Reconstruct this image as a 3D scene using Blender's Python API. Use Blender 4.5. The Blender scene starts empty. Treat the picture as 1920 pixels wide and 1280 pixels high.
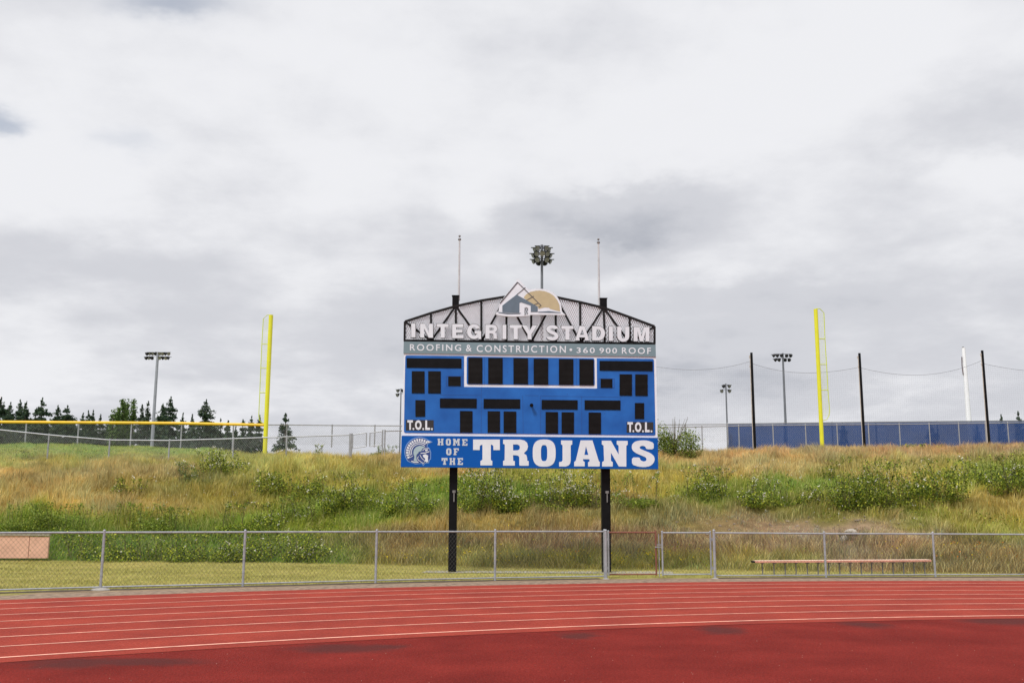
import bpy, math, random
import numpy as np
from mathutils import Vector, Matrix
R = math.radians
random.seed(7); rng = np.random.default_rng(11)
SC = bpy.context.scene
COL = SC.collection

# ------------------------------------------------------------------ camera
F, TILT, ROLL, CH = 1867.0, 0.1677, 0.0041, 1.754
_f = np.array([0, math.cos(TILT), math.sin(TILT)])
_u0 = np.array([0, -math.sin(TILT), math.cos(TILT)]); _r0 = np.array([1., 0, 0])
_r = math.cos(ROLL)*_r0 + math.sin(ROLL)*_u0
_u = -math.sin(ROLL)*_r0 + math.cos(ROLL)*_u0
cam_d = bpy.data.cameras.new('camera'); cam = bpy.data.objects.new('camera', cam_d); COL.objects.link(cam)
m = Matrix(((_r[0], _u[0], -_f[0], 0), (_r[1], _u[1], -_f[1], 0), (_r[2], _u[2], -_f[2], CH), (0, 0, 0, 1)))
cam.matrix_world = m
cam_d.sensor_width = 36; cam_d.lens = F/1920*36; cam_d.clip_end = 6000; cam_d.clip_start = 0.05
SC.camera = cam

def ray(px, py):
    return _f + (px-960)/F*_r - (py-640)/F*_u
def at(px, py, Y):                      # survey: pixel -> point in the vertical plane at distance Y
    d = ray(px, py); s = Y/d[1]
    return np.array([d[0]*s, Y, CH + d[2]*s])
def flat(px, py, z=0.0):
    d = ray(px, py); s = (z-CH)/d[2]
    return np.array([d[0]*s, d[1]*s, z])
def proj(P):
    P = np.asarray(P, float) - np.array([0, 0, CH]); z = P@_f
    return 960 + F*(P@_r)/z, 640 - F*(P@_u)/z

# ------------------------------------------------------------------ colour helpers
def lin(c):
    c = np.asarray(c, float)/255.0
    return np.where(c <= .04045, c/12.92, ((c+.055)/1.055)**2.4)

# ------------------------------------------------------------------ world, sun, exposure
SUN_EL, SUN_AZ = R(52), R(215)          # azimuth from +Y clockwise: behind the camera, to the left
w = bpy.data.worlds.new('World'); SC.world = w; w.use_nodes = True
nt = w.node_tree; N = nt.nodes; L = nt.links; N.clear()
def nd(t, **k):
    n = N.new(t)
    for a, b in k.items(): setattr(n, a, b)
    return n
def mth(op, a, b=None, c=None, clamp=False):
    n = nd('ShaderNodeMath', operation=op); n.use_clamp = clamp
    for i, v in enumerate((a, b, c)):
        if v is None: continue
        if isinstance(v, (int, float)): n.inputs[i].default_value = v
        else: L.new(v, n.inputs[i])
    return n.outputs[0]
tc = nd('ShaderNodeTexCoord'); sep = nd('ShaderNodeSeparateXYZ'); L.new(tc.outputs['Generated'], sep.inputs[0])
X, Y_, Z_ = sep.outputs
az = mth('ARCTAN2', X, Y_); el = mth('ARCSINE', Z_)
den = mth('ADD', mth('MAXIMUM', Z_, 0.0), 0.22)
comb = nd('ShaderNodeCombineXYZ'); L.new(mth('DIVIDE', X, den), comb.inputs[0]); L.new(mth('DIVIDE', Y_, den), comb.inputs[1])
def noise(scale, det, rough, off=0.0, src=None):
    mp = nd('ShaderNodeMapping'); mp.inputs['Location'].default_value = (off, off*.7, off*.3)
    L.new(src or comb.outputs[0], mp.inputs[0])
    n = nd('ShaderNodeTexNoise'); n.inputs['Scale'].default_value = scale; n.inputs['Detail'].default_value = det
    n.inputs['Roughness'].default_value = rough; L.new(mp.outputs[0], n.inputs['Vector']); return n.outputs['Fac']
n1 = noise(1.3, 8, .55, 3.1); n2 = noise(3.2, 8, .58, 9.4); n3 = noise(2.2, 6, .6, 21.0); n4 = noise(2.4, 6, .6, 33.0)
w1 = mth('MULTIPLY', mth('SUBTRACT', n3, .5), .16); w2 = mth('MULTIPLY', mth('SUBTRACT', n4, .5), .12)
azw = mth('ADD', az, w1); elw = mth('ADD', el, w2)
def blob(px, py, sx, sy, p=1.0):
    d = ray(px, py); d = d/np.linalg.norm(d)
    a0, e0 = math.atan2(d[0], d[1]), math.asin(d[2])
    qa = mth('DIVIDE', mth('SUBTRACT', azw, a0), sx/F); qe = mth('DIVIDE', mth('SUBTRACT', elw, e0), sy/F)
    s = mth('ADD', mth('MULTIPLY', qa, qa), mth('MULTIPLY', qe, qe))
    return mth('EXPONENT', mth('MULTIPLY', mth('POWER', s, p), -1.0))
val = mth('ADD', mth('MULTIPLY', mth('SUBTRACT', n1, .5), 1.25), mth('MULTIPLY', mth('SUBTRACT', n2, .5), .8))
val = mth('ADD', val, .84)
low = mth('SUBTRACT', 1.0, mth('DIVIDE', el, .30), clamp=True); val = mth('SUBTRACT', val, mth('MULTIPLY', low, .30))
# the upper sky is thin and bright, the lower cloud deck greyer
for (px, py, sx, sy, amp, p) in [(1165, 395, 205, 50, -.56, 1.5), (1090, 450, 140, 50, -.25, 1.4), (900, 400, 60, 60, .25, 1.2), (1800, 230, 200, 90, -.44, 1.2), (1300, 500, 240, 34, .2, 1.2), (1040, 620, 200, 30, .14, 1.2), (1330, 560, 420, 60, -.30, 1.2),
        (130, 500, 360, 60, -.30, 1.2), (700, 610, 420, 60, -.22, 1.2), (1350, 700, 600, 60, -.30, 1.2), (640, 350, 330, 60, .22, 1.2), (1820, 370, 130, 50, .22, 1.2), (160, 330, 260, 50, .18, 1.2),
        (1400, 200, 420, 140, .20, 1.2), (880, 90, 320, 60, -.12, 1.2), (80, 740, 500, 60, .2, 1.2), (1500, 770, 500, 40, .18, 1.2), (640, 770, 400, 50, .18, 1.2), (1650, 580, 300, 40, -.12, 1.2)]:
    val = mth('ADD', val, mth('MULTIPLY', blob(px, py, sx, sy, p), amp*.8))
ramp = nd('ShaderNodeValToRGB'); L.new(val, ramp.inputs[0])
ramp.color_ramp.interpolation = 'EASE'
e = ramp.color_ramp.elements
e[0].position = .05; e[0].color = (.45, .47, .525, 1)
e[1].position = 1.0; e[1].color = (.86, .865, .895, 1)
k = e.new(.5); k.color = (.645, .655, .70, 1)
sky = nd('ShaderNodeTexSky', sky_type='NISHITA'); sky.sun_disc = False
sky.sun_elevation = SUN_EL; sky.sun_rotation = SUN_AZ; sky.air_density = 1.0; sky.dust_density = 1.0
hole = mth('ADD', mth('ADD', blob(310, 8, 90, 26, 1.2), blob(2, 230, 38, 22, 1.2)), mth('MULTIPLY', blob(235, 290, 50, 22), .35), clamp=True)
hole = mth('MULTIPLY', hole, .5)
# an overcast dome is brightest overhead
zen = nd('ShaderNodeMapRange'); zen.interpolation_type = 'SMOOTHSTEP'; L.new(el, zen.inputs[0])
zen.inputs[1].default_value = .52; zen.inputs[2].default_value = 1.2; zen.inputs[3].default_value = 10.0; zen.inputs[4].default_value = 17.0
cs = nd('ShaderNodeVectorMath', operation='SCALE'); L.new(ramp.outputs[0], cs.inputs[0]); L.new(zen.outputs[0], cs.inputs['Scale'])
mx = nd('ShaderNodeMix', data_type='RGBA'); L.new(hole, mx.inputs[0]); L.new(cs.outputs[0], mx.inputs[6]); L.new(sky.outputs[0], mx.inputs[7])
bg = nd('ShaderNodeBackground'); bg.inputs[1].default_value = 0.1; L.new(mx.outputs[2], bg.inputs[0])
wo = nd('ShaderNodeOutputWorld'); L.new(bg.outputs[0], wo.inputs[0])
sd = bpy.data.lights.new('sun', 'SUN'); sd.energy = 2.6; sd.angle = R(10); sd.color = (1, .975, .94)
so = bpy.data.objects.new('sun', sd); COL.objects.link(so)
sdir = Vector((math.sin(SUN_AZ)*math.cos(SUN_EL), math.cos(SUN_AZ)*math.cos(SUN_EL), math.sin(SUN_EL)))
so.rotation_euler = sdir.to_track_quat('Z', 'Y').to_euler(); so.location = (0, 0, 60)
SC.view_settings.view_transform = 'Standard'; SC.view_settings.look = 'None'
SC.view_settings.exposure = 0.0; SC.view_settings.gamma = 1.0
SC.cycles.max_bounces = 6; SC.cycles.transparent_max_bounces = 24

# ------------------------------------------------------------------ materials
def mat(name, col, rough=.7, metal=0.0, var=.12, scale=6.0, bump=0.0, bscale=60.0, col2=None, attr=None, transl=0.0, spec=None, detail=5):
    M = bpy.data.materials.new(name); M.use_nodes = True; t = M.node_tree; ns = t.nodes; b = ns['Principled BSDF']
    b.inputs['Roughness'].default_value = rough; b.inputs['Metallic'].default_value = metal
    if spec is not None: b.inputs['Specular IOR Level'].default_value = spec
    tcx = ns.new('ShaderNodeTexCoord')
    nz = ns.new('ShaderNodeTexNoise'); nz.inputs['Scale'].default_value = scale; nz.inputs['Detail'].default_value = detail
    t.links.new(tcx.outputs['Object'], nz.inputs['Vector'])
    mixn = ns.new('ShaderNodeMix'); mixn.data_type = 'RGBA'
    c = np.array(col[:3], float)
    if attr:
        at_ = ns.new('ShaderNodeAttribute'); at_.attribute_name = attr
        mr = ns.new('ShaderNodeMapRange'); mr.inputs[1].default_value = .3; mr.inputs[2].default_value = .7
        mr.inputs[3].default_value = 1-var; mr.inputs[4].default_value = 1+var; t.links.new(nz.outputs['Fac'], mr.inputs[0])
        vm = ns.new('ShaderNodeVectorMath'); vm.operation = 'SCALE'; t.links.new(at_.outputs['Color'], vm.inputs[0]); t.links.new(mr.outputs[0], vm.inputs['Scale'])
        out = vm.outputs[0]
    else:
        a = c*(1-var); d = (np.array(col2[:3], float) if col2 is not None else np.minimum(c*(1+var), 1))
        mr = ns.new('ShaderNodeMapRange'); mr.inputs[1].default_value = .32; mr.inputs[2].default_value = .68; t.links.new(nz.outputs['Fac'], mr.inputs[0])
        t.links.new(mr.outputs[0], mixn.inputs[0]); mixn.inputs[6].default_value = (*a, 1); mixn.inputs[7].default_value = (*d, 1)
        out = mixn.outputs[2]
    t.links.new(out, b.inputs['Base Color'])
    if bump:
        nb = ns.new('ShaderNodeTexNoise'); nb.inputs['Scale'].default_value = bscale; nb.inputs['Detail'].default_value = 4
        t.links.new(tcx.outputs['Object'], nb.inputs['Vector'])
        bp = ns.new('ShaderNodeBump'); bp.inputs['Strength'].default_value = bump; bp.inputs['Distance'].default_value = .02
        t.links.new(nb.outputs['Fac'], bp.inputs['Height']); t.links.new(bp.outputs[0], b.inputs['Normal'])
    if transl:
        tr = ns.new('ShaderNodeBsdfTranslucent'); t.links.new(out, tr.inputs['Color'])
        ms = ns.new('ShaderNodeMixShader'); ms.inputs[0].default_value = transl
        t.links.new(b.outputs[0], ms.inputs[1]); t.links.new(tr.outputs[0], ms.inputs[2]); t.links.new(ms.outputs[0], ns['Material Output'].inputs[0])
    return M
GALV = mat('galvanised_steel', (.36, .37, .39), .5, .35, .15, 9)
GALVD = mat('weathered_wire', (.085, .085, .075), .6, .2, .15, 9)
WIREFAR = mat('distant_wire', (.30, .31, .32), .6, .2, .1, 9)
RUST = mat('rusty_red_steel', (.30, .085, .05), .75, 0, .3, 14, col2=(.22, .10, .07))
BLACK = mat('black_paint', (.006, .006, .007), .5, 0, .3, 5, spec=.12)
BLACKM = mat('black_truss_paint', (.012, .011, .012), .6, 0, .3, 8, spec=.2)
BLUE = mat('scoreboard_blue_paint', lin((26, 90, 172))*.95, .42, 0, .12, 1.1, detail=9, col2=lin((38, 108, 190)), spec=.3)
BLUESIGN = mat('sign_blue_vinyl', lin((0, 84, 170))*.95, .4, 0, .04, 1.2, spec=.2)
WHITE = mat('white_paint', (.73, .77, .83), .5, 0, .04, 4)
LETTER = mat('white_letter_face', (.69, .73, .78), .45, 0, .04, 3)
LGREY = mat('silver_letter', (.52, .57, .62), .5, 0, .1, 30)
TEAL = mat('teal_grey_panel', lin((116, 138, 146)), .5, 0, .05, 1.5)
SLATE = mat('slate_emblem', lin((96, 112, 126)), .5, 0, .06, 5)
TAN = mat('tan_emblem', lin((186, 172, 136)), .5, 0, .06, 5)
DKLINE = mat('dark_emblem_line', lin((84, 84, 88)), .5, 0, .06, 5)
HELM = mat('pale_green_grey_vinyl', lin((160, 182, 190)), .5, 0, .05, 9)
LBLUE = mat('light_blue_outline', lin((120, 160, 215)), .5, 0, .05, 9)
DBLUE = mat('navy_emblem', lin((40, 66, 128)), .5, 0, .05, 9)
SEAM = mat('panel_seam', lin((22, 68, 136)), .5, 0, .1, 9)
SCREENW = mat('expanded_metal', (.66, .64, .67), .55, .1, .08, 9)
YELLOW = mat('foul_pole_yellow', lin((220, 218, 44)), .45, 0, .05, 2)
YCAP = mat('yellow_fence_cap', lin((240, 190, 20)), .45, 0, .1, 2.5)
YGREEN = mat('yellow_green_frame', lin((200, 214, 60)), .5, 0, .05, 3)
LAMPB = mat('dark_lamp_housing', (.025, .025, .027), .4, .3, .2, 6)
LAMPW = mat('lamp_reflector', (.42, .42, .42), .3, .3, .05, 6)
POLEG = mat('grey_light_pole', (.17, .18, .20), .5, .3, .1, 3)
POLEL = mat('pale_light_pole', (.33, .35, .39), .5, .3, .1, 3)
CONC = mat('concrete', (.30, .28, .25), .9, 0, .15, 3, .3, 40)
WOOD = mat('pink_plywood', lin((214, 168, 146)), .8, 0, .1, 3, .2, 20)
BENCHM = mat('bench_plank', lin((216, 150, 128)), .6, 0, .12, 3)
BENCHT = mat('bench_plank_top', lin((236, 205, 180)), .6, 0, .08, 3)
BENCHL = mat('bench_leg_steel', (.2, .19, .19), .6, .3, .2, 9)
ROCK = mat('pale_rock', (.42, .37, .31), .95, 0, .2, 6, .5, 12)
LEAF = mat('leaf', (.1, .1, .1), .6, 0, .12, 20, attr='Col', transl=.25, spec=.3)
GRASSM = mat('grass_blade', (.1, .1, .1), .7, 0, .1, 3, attr='Col', transl=.25, spec=.25)
SOIL = mat('ground_cover', (.1, .1, .1), .95, 0, .28, 2.6, .8, 9, attr='Col', spec=.1, detail=9)
BARK = mat('bark', (.09, .07, .055), .95, 0, .25, 9, .5, 20)
FLOWER = mat('white_blossom', (.74, .70, .60), .7, 0, .05, 9, transl=.3)
CANE = mat('bramble_cane', (.12, .10, .05), .9, 0, .25, 9)
FLAGW = mat('white_pole_paint', (.88, .89, .92), .4, 0, .03, 3)
NETM = mat('net_cord', (.22, .23, .26), .8, 0, .1, 3)
# digit window: fine horizontal louvres
DIGIT = mat('dark_digit_louvres', (.007, .006, .006), .5, 0, .3, 3, spec=.1)
t = DIGIT.node_tree; ns = t.nodes
tcx = ns.new('ShaderNodeTexCoord'); wv = ns.new('ShaderNodeTexWave'); wv.bands_direction = 'Z'; wv.inputs['Scale'].default_value = 9.0
t.links.new(tcx.outputs['Object'], wv.inputs['Vector']); bp = ns.new('ShaderNodeBump'); bp.inputs['Strength'].default_value = .5; bp.inputs['Distance'].default_value = .01
t.links.new(wv.outputs['Fac'], bp.inputs['Height']); t.links.new(bp.outputs[0], ns['Principled BSDF'].inputs['Normal'])
# windscreen: woven fabric lets a little through
SCREENB = mat('blue_windscreen_fabric', lin((28, 62, 118)), .85, 0, .14, .5, spec=.1)
t = SCREENB.node_tree; ns = t.nodes; tp = ns.new('ShaderNodeBsdfTransparent'); ms = ns.new('ShaderNodeMixShader'); ms.inputs[0].default_value = .055
t.links.new(ns['Principled BSDF'].outputs[0], ms.inputs[1]); t.links.new(tp.outputs[0], ms.inputs[2]); t.links.new(ms.outputs[0], ns['Material Output'].inputs[0])

# ------------------------------------------------------------------ mesh + scene helpers
ORG = {}
def tag(o, label=None, cat=None, group=None, kind=None):
    if label: o['label'] = label
    if cat: o['category'] = cat
    if group: o['group'] = group
    if kind: o['kind'] = kind
    return o
def thing(name, loc, label, cat, group=None):
    o = bpy.data.objects.new(name, None); COL.objects.link(o); o.location = tuple(float(v) for v in loc)
    o.empty_display_size = .3
    ORG[o.name] = np.array(loc, float); return tag(o, label, cat, group)
def link_mesh(name, me, mt, parent=None, org=None):
    for mm in (mt if isinstance(mt, (list, tuple)) else [mt]): me.materials.append(mm)
    o = bpy.data.objects.new(name, me); COL.objects.link(o)
    if parent is not None: o.parent = parent; ORG[o.name] = ORG[parent.name]
    else:
        ORG[o.name] = np.array(org if org is not None else (0, 0, 0), float); o.location = tuple(ORG[o.name])
    return o
class MB:
    def __init__(s): s.v = []; s.f = []; s.mi = []
    def add(s, vs, fs, mi=0):
        b = len(s.v); s.v += [tuple(float(c) for c in p) for p in vs]; s.f += [tuple(b+i for i in q) for q in fs]; s.mi += [mi]*len(fs)
    def box(s, c, sx, sy, sz, rz=0.0, mi=0):
        cx, cy, cz = c; C, S = math.cos(rz), math.sin(rz); vs = []
        for z in (-sz/2, sz/2):
            for x, y in ((-sx/2, -sy/2), (sx/2, -sy/2), (sx/2, sy/2), (-sx/2, sy/2)): vs.append((cx+x*C-y*S, cy+x*S+y*C, cz+z))
        s.add(vs, [(0, 3, 2, 1), (4, 5, 6, 7), (0, 1, 5, 4), (1, 2, 6, 5), (2, 3, 7, 6), (3, 0, 4, 7)], mi)
    def tube(s, pts, r, n=8, r2=None, cap=True, mi=0):
        pts = [np.array(p, float) for p in pts]; k = len(pts); rr = np.linspace(r, r if r2 is None else r2, k); vs = []; fs = []
        for i, p in enumerate(pts):
            d = pts[min(i+1, k-1)]-pts[max(i-1, 0)]; d = d/(np.linalg.norm(d)+1e-9)
            a = np.cross(d, (0, 0, 1.) if abs(d[2]) < .9 else (0, 1., 0)); a /= np.linalg.norm(a); b = np.cross(d, a)
            for j in range(n):
                th = 2*math.pi*j/n; vs.append(p+rr[i]*(math.cos(th)*a+math.sin(th)*b))
        for i in range(k-1):
            for j in range(n): fs.append((i*n+j, i*n+(j+1) % n, (i+1)*n+(j+1) % n, (i+1)*n+j))
        if cap: fs += [tuple(range(n))[::-1], tuple((k-1)*n+j for j in range(n))]
        s.add(vs, fs, mi)
    def wire(s, a, b, r):
        s.tube([a, b], r, 3, cap=False)
    def ball(s, c, r, n=8, sc=(1, 1, 1), mi=0):
        vs = []; fs = []
        for i in range(n+1):
            th = math.pi*i/n
            for j in range(2*n): ph = math.pi*j/n; vs.append((c[0]+sc[0]*r*math.sin(th)*math.cos(ph), c[1]+sc[1]*r*math.sin(th)*math.sin(ph), c[2]+sc[2]*r*math.cos(th)))
        for i in range(n):
            for j in range(2*n): fs.append((i*2*n+j, (i+1)*2*n+j, (i+1)*2*n+(j+1) % (2*n), i*2*n+(j+1) % (2*n)))
        s.add(vs, fs, mi)
    def build(s, name, mt, parent=None, org=None, smooth=False):
        o_ = ORG[parent.name] if parent is not None else np.array(org if org is not None else (0, 0, 0), float)
        me = bpy.data.meshes.new(name); me.from_pydata([tuple(np.array(p)-o_) for p in s.v], [], s.f); me.validate(); me.update()
        if any(s.mi): me.polygons.foreach_set('material_index', s.mi[:len(me.polygons)])
        if smooth: me.polygons.foreach_set('use_smooth', [True]*len(me.polygons))
        return link_mesh(name, me, mt, parent, org)
def np_mesh(name, V, T, mt, cols=None, parent=None, org=None):
    """triangle soup with per-vertex colour"""
    o_ = ORG[parent.name] if parent is not None else np.array(org if org is not None else (0, 0, 0), float)
    me = bpy.data.meshes.new(name); nv, nf = len(V), len(T); k = T.shape[1]
    me.vertices.add(nv); me.vertices.foreach_set('co', (V-o_).astype(np.float32).ravel())
    me.loops.add(nf*k); me.loops.foreach_set('vertex_index', T.astype(np.int32).ravel())
    me.polygons.add(nf); me.polygons.foreach_set('loop_start', np.arange(0, nf*k, k, dtype=np.int32))
    me.update(calc_edges=True)
    if cols is not None:
        a = me.color_attributes.new('Col', 'FLOAT_COLOR', 'POINT')
        c4 = np.ones((nv, 4), np.float32); c4[:, :3] = cols; a.data.foreach_set('color', c4.ravel())
    return link_mesh(name, me, mt, parent, org)
def children(o): return [c for c in bpy.data.objects if c.parent == o]
def copy_tree(o, parent=None):
    c = o.copy(); COL.objects.link(c); c.parent = parent
    for ch in children(o): copy_tree(ch, c)
    return c

# ------------------------------------------------------------------ value noise
_tab = rng.random((256, 256))
def vnoise(x, y):
    xi = np.floor(x).astype(int); yi = np.floor(y).astype(int); fx = x-xi; fy = y-yi
    fx = fx*fx*(3-2*fx); fy = fy*fy*(3-2*fy); g = lambda a, b: _tab[a & 255, b & 255]
    return (g(xi, yi)*(1-fx)+g(xi+1, yi)*fx)*(1-fy)+(g(xi, yi+1)*(1-fx)+g(xi+1, yi+1)*fx)*fy
def fbm(x, y, o=4):
    s = 0; a = .5; t_ = 0
    for i in range(o): s = s+a*vnoise(x*2**i+17.3*i, y*2**i+5.1*i); t_ += a; a *= .5
    return s/t_

# ------------------------------------------------------------------ terrain
def tz(px): return ray(px, 870)[0]/ray(px, 870)[1]
KPX = [-400, 0, 100, 250, 400, 500, 600, 750, 1000, 1250, 1400, 1600, 1800, 1920, 2300]
TOE = [1050, 1051, 1051, 1052, 1053, 1054, 1056, 1060, 1066, 1068, 1070, 1073, 1075, 1077, 1080]
CY = [47]*15
CP = [878, 876, 876, 876, 876, 874, 871, 868, 864, 861, 856, 852, 848, 845, 840]
AP = [832, 834, 833, 836, 848, 857, 863, 864, 864, 862, 858, 853, 849, 846, 842]
TT = np.array([tz(p) for p in KPX])
TOEY = np.array([flat(p, y)[1] for p, y in zip(KPX, TOE)])
CZ = np.array([at(p, y, 47.)[2] for p, y in zip(KPX, CP)])
AZ_ = np.array([at(p, y, 58.)[2] for p, y in zip(KPX, AP)])
def H(x, y):
    x = np.asarray(x, float); y = np.asarray(y, float); t_ = x/np.maximum(y, 5.0)
    a = np.interp(t_, TT, TOEY); cz = np.interp(t_, TT, CZ); azz = np.interp(t_, TT, AZ_)
    s = np.clip((y-a)/(47.0-a), 0, 1)
    prof = s + .06*np.sin(2*math.pi*s)*-1
    h = cz*np.clip(prof, 0, 1)
    h = np.where(y > 47, cz+(azz-cz)*np.clip((y-47)/11, 0, 1), h)
    h = np.where(y > 58, azz-.25*np.clip((y-58)/8, 0, 1), h)
    h = np.where(y > 66, h-np.clip((y-66)/400, 0, 1)*1.0, h)
    on = np.clip((y-a)/2, 0, 1)*np.clip((90-y)/30, 0, 1)
    return h + on*((fbm(x*.35+40, y*.35+9)-.5)*.55 + (fbm(x*1.6, y*1.6+3, 2)-.5)*.16)
def ground_at(px, py, y0=24., y1=66.):
    d = ray(px, py); ys = np.arange(y0, y1, .05); s = ys/d[1]; z = CH+d[2]*s; x = d[0]*s; h = H(x, ys)
    i = np.argmax(z <= h) if (z <= h).any() else len(ys)-1
    if not (z <= h).any(): i = int(np.argmin(np.abs(z-h)))
    return np.array([x[i], ys[i], float(h[i])])

ANCH = [(60, 900, (165, 128, 62)), (150, 945, (184, 146, 74)), (30, 940, (160, 130, 60)), (60, 975, (104, 122, 40)), (150, 985, (112, 122, 42)), (250, 880, (156, 124, 74)), (300, 910, (132, 114, 50)), (250, 950, (150, 120, 62)), (350, 960, (132, 112, 56)), (500, 930, (132, 118, 54)),
 (600, 900, (138, 124, 54)), (545, 872, (172, 150, 80)), (700, 880, (150, 130, 56)), (800, 872, (166, 122, 60)), (650, 940, (108, 118, 44)), (600, 985, (122, 128, 44)), (300, 985, (122, 122, 50)), (450, 985, (112, 126, 42)), (900, 930, (98, 118, 40)), (1000, 890, (138, 130, 60)), (900, 985, (142, 116, 58)), (1000, 975, (134, 108, 54)),
 (1100, 960, (130, 106, 54)), (1200, 900, (148, 130, 62)), (1200, 965, (124, 108, 50)), (1300, 850, (172, 130, 70)), (1300, 990, (118, 98, 58)), (1350, 980, (130, 104, 74)), (1400, 920, (106, 118, 44)), (1450, 985, (138, 108, 84)), (1500, 960, (114, 104, 48)), (1550, 860, (168, 132, 68)), (1400, 870, (164, 130, 68)), (1550, 836, (164, 104, 84)), (1400, 840, (164, 112, 80)), (1700, 838, (166, 106, 84)),
 (1650, 870, (150, 130, 66)), (1600, 992, (148, 120, 100)), (1700, 965, (114, 114, 44)), (1850, 960, (146, 124, 60)), (1900, 990, (130, 120, 54)), (1800, 852, (164, 122, 70)), (1900, 870, (124, 132, 60)), (1900, 836, (160, 104, 84)),
 (1000, 1015, (118, 94, 66)), (1200, 1020, (118, 94, 66)), (1150, 1055, (124, 124, 56)), (900, 1050, (118, 114, 54)), (1400, 1020, (140, 116, 84)), (1400, 1055, (120, 118, 60)), (1600, 1030, (130, 106, 76)), (1850, 1040, (116, 102, 50)), (700, 1020, (120, 104, 58)), (400, 1020, (98, 114, 44)), (200, 1020, (88, 108, 40)), (560, 1030, (90, 112, 38)), (60, 862, (150, 134, 84)), (60, 845, (124, 136, 72)), (200, 845, (116, 134, 68)), (350, 852, (126, 138, 74)), (250, 862, (158, 136, 88)), (450, 862, (140, 130, 70))]
AP_ = np.array([(a, b) for a, b, c in ANCH], float); AC_ = np.array([lin(c)*(np.array([1.06, .94, .95]) if (b > 1000 and a > 650) else np.array([1.0, 1.08, 1.03])) for a, b, c in ANCH])
def zone_col(x, y, z):
    px, py = proj(np.stack([x, y, z], -1))
    px = px+(fbm(x*.8+3, y*.8)-.5)*150; py = py+(fbm(x*.8+60, y*.8+8)-.5)*40
    wsum = np.zeros(len(px)); c = np.zeros((len(px), 3))
    for (a, b), cc in zip(AP_, AC_):
        w_ = np.exp(-((px-a)/95)**2-((py-b)/17)**2)+1e-6/(1+((px-a)/300)**2+((py-b)/60)**2)**2; wsum += w_; c += w_[:, None]*cc
    return c/wsum[:, None]
_fp = [flat(a, b) for a, b in ((188, 1106), (455, 1099.5), (704, 1093), (928, 1088), (1134, 1084.5), (1341, 1083.5), (1549, 1082.5), (1754, 1081.5), (1957, 1081))]
FX = np.array([-18, -14.5]+[p[0] for p in _fp]); FY = np.array([_fp[0][1]-3.6, _fp[0][1]-2.2]+[p[1] for p in _fp])
LAWN = lin((158, 152, 78))*.85
def ground_col(x, y):
    z = H(x, y); t_ = x/np.maximum(y, 5); toe = np.interp(t_, TT, TOEY)
    c = zone_col(x, np.maximum(y, 27), z)*.8
    k = np.clip((y-toe)/.3+.5, 0, 1)[:, None]
    n_ = fbm(x*.5+8, y*1.6)[:, None]
    lawn = LAWN*(0.78+.44*n_); lawn = lawn*(1-.25*(n_ > .55))+lin((178, 160, 104))*.62*.25*(n_ > .55)
    lawn = np.where((y < np.interp(x, FX, FY)+.1)[:, None], np.array([[.25, .18, .115]])*(.75+.5*n_), lawn)
    far = np.clip((y-60)/15, 0, 1)[:, None]
    c = lawn*(1-k)+c*k
    return c*(1-far)+np.array([.06, .075, .03])*far
xs = np.unique(np.concatenate([-np.geomspace(45, 1500, 14)[::-1], np.arange(-45, 45.1, .4), np.geomspace(45, 1500, 14)]))
ys = np.unique(np.concatenate([[-300, -60, -10, 0, 8, 16, 20], np.arange(22, 66, .35), np.geomspace(66, 3000, 16)]))
GX, GY = np.meshgrid(xs, ys); gx, gy = GX.ravel(), GY.ravel(); V = np.stack([gx, gy, H(gx, gy)], -1)
nx, ny = len(xs), len(ys); ii = (np.arange(ny-1)[:, None]*nx+np.arange(nx-1)[None]).ravel()
T = np.stack([ii, ii+1, ii+nx+1, ii+nx], -1)
g = np_mesh('ground', V, T, SOIL, np.clip(ground_col(gx, gy), .01, .8)); tag(g, kind='structure'); g['label'] = 'grassy ground rising into an embankment'
g.data.polygons.foreach_set('use_smooth', [True]*len(g.data.polygons))

# ------------------------------------------------------------------ track
TCX, TCY, TR = 13.725, -19.107, 37.086; LW = 1.07
def ring(name, r0, r1, z, mt, a0=R(20), a1=R(160), n=220, kind='structure', label=None):
    V = []; 
    for i in range(n+1):
        a = a0+(a1-a0)*i/n
        for r_ in (r0, r1): V.append((TCX+r_*math.cos(a), TCY+r_*math.sin(a), z))
    mb = MB(); mb.add(V, [(2*i, 2*i+1, 2*i+3, 2*i+2) for i in range(n)])
    o = mb.build(name, mt); tag(o, label, kind=kind); return o
TRACKM = mat('red_track_rubber', lin((176, 72, 60))*.66,   .85, 0, .14, .9, .8, 70, detail=12, col2=lin((188, 78, 62))*.67)
def speckle(M, amt=.25, sc=130):
    t = M.node_tree; ns = t.nodes; b = ns['Principled BSDF']; src = b.inputs['Base Color'].links[0].from_socket
    tcx = ns.new('ShaderNodeTexCoord'); nz = ns.new('ShaderNodeTexNoise'); nz.inputs['Scale'].default_value = sc; nz.inputs['Detail'].default_value = 3; nz.inputs['Roughness'].default_value = .8
    t.links.new(tcx.outputs['Object'], nz.inputs['Vector']); mr = ns.new('ShaderNodeMapRange'); mr.inputs[1].default_value = .3; mr.inputs[2].default_value = .7; mr.inputs[3].default_value = 1-amt; mr.inputs[4].default_value = 1+amt
    t.links.new(nz.outputs['Fac'], mr.inputs[0]); vm = ns.new('ShaderNodeVectorMath'); vm.operation = 'SCALE'; t.links.new(src, vm.inputs[0]); t.links.new(mr.outputs[0], vm.inputs['Scale']); t.links.new(vm.outputs[0], b.inputs['Base Color'])
speckle(TRACKM, .3, 38)
TRACKM.node_tree.nodes['Principled BSDF'].inputs['Specular IOR Level'].default_value = .08
LINEM = mat('cream_line_paint', lin((232, 168, 146)), .8, 0, .22, 5, detail=10)
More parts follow.
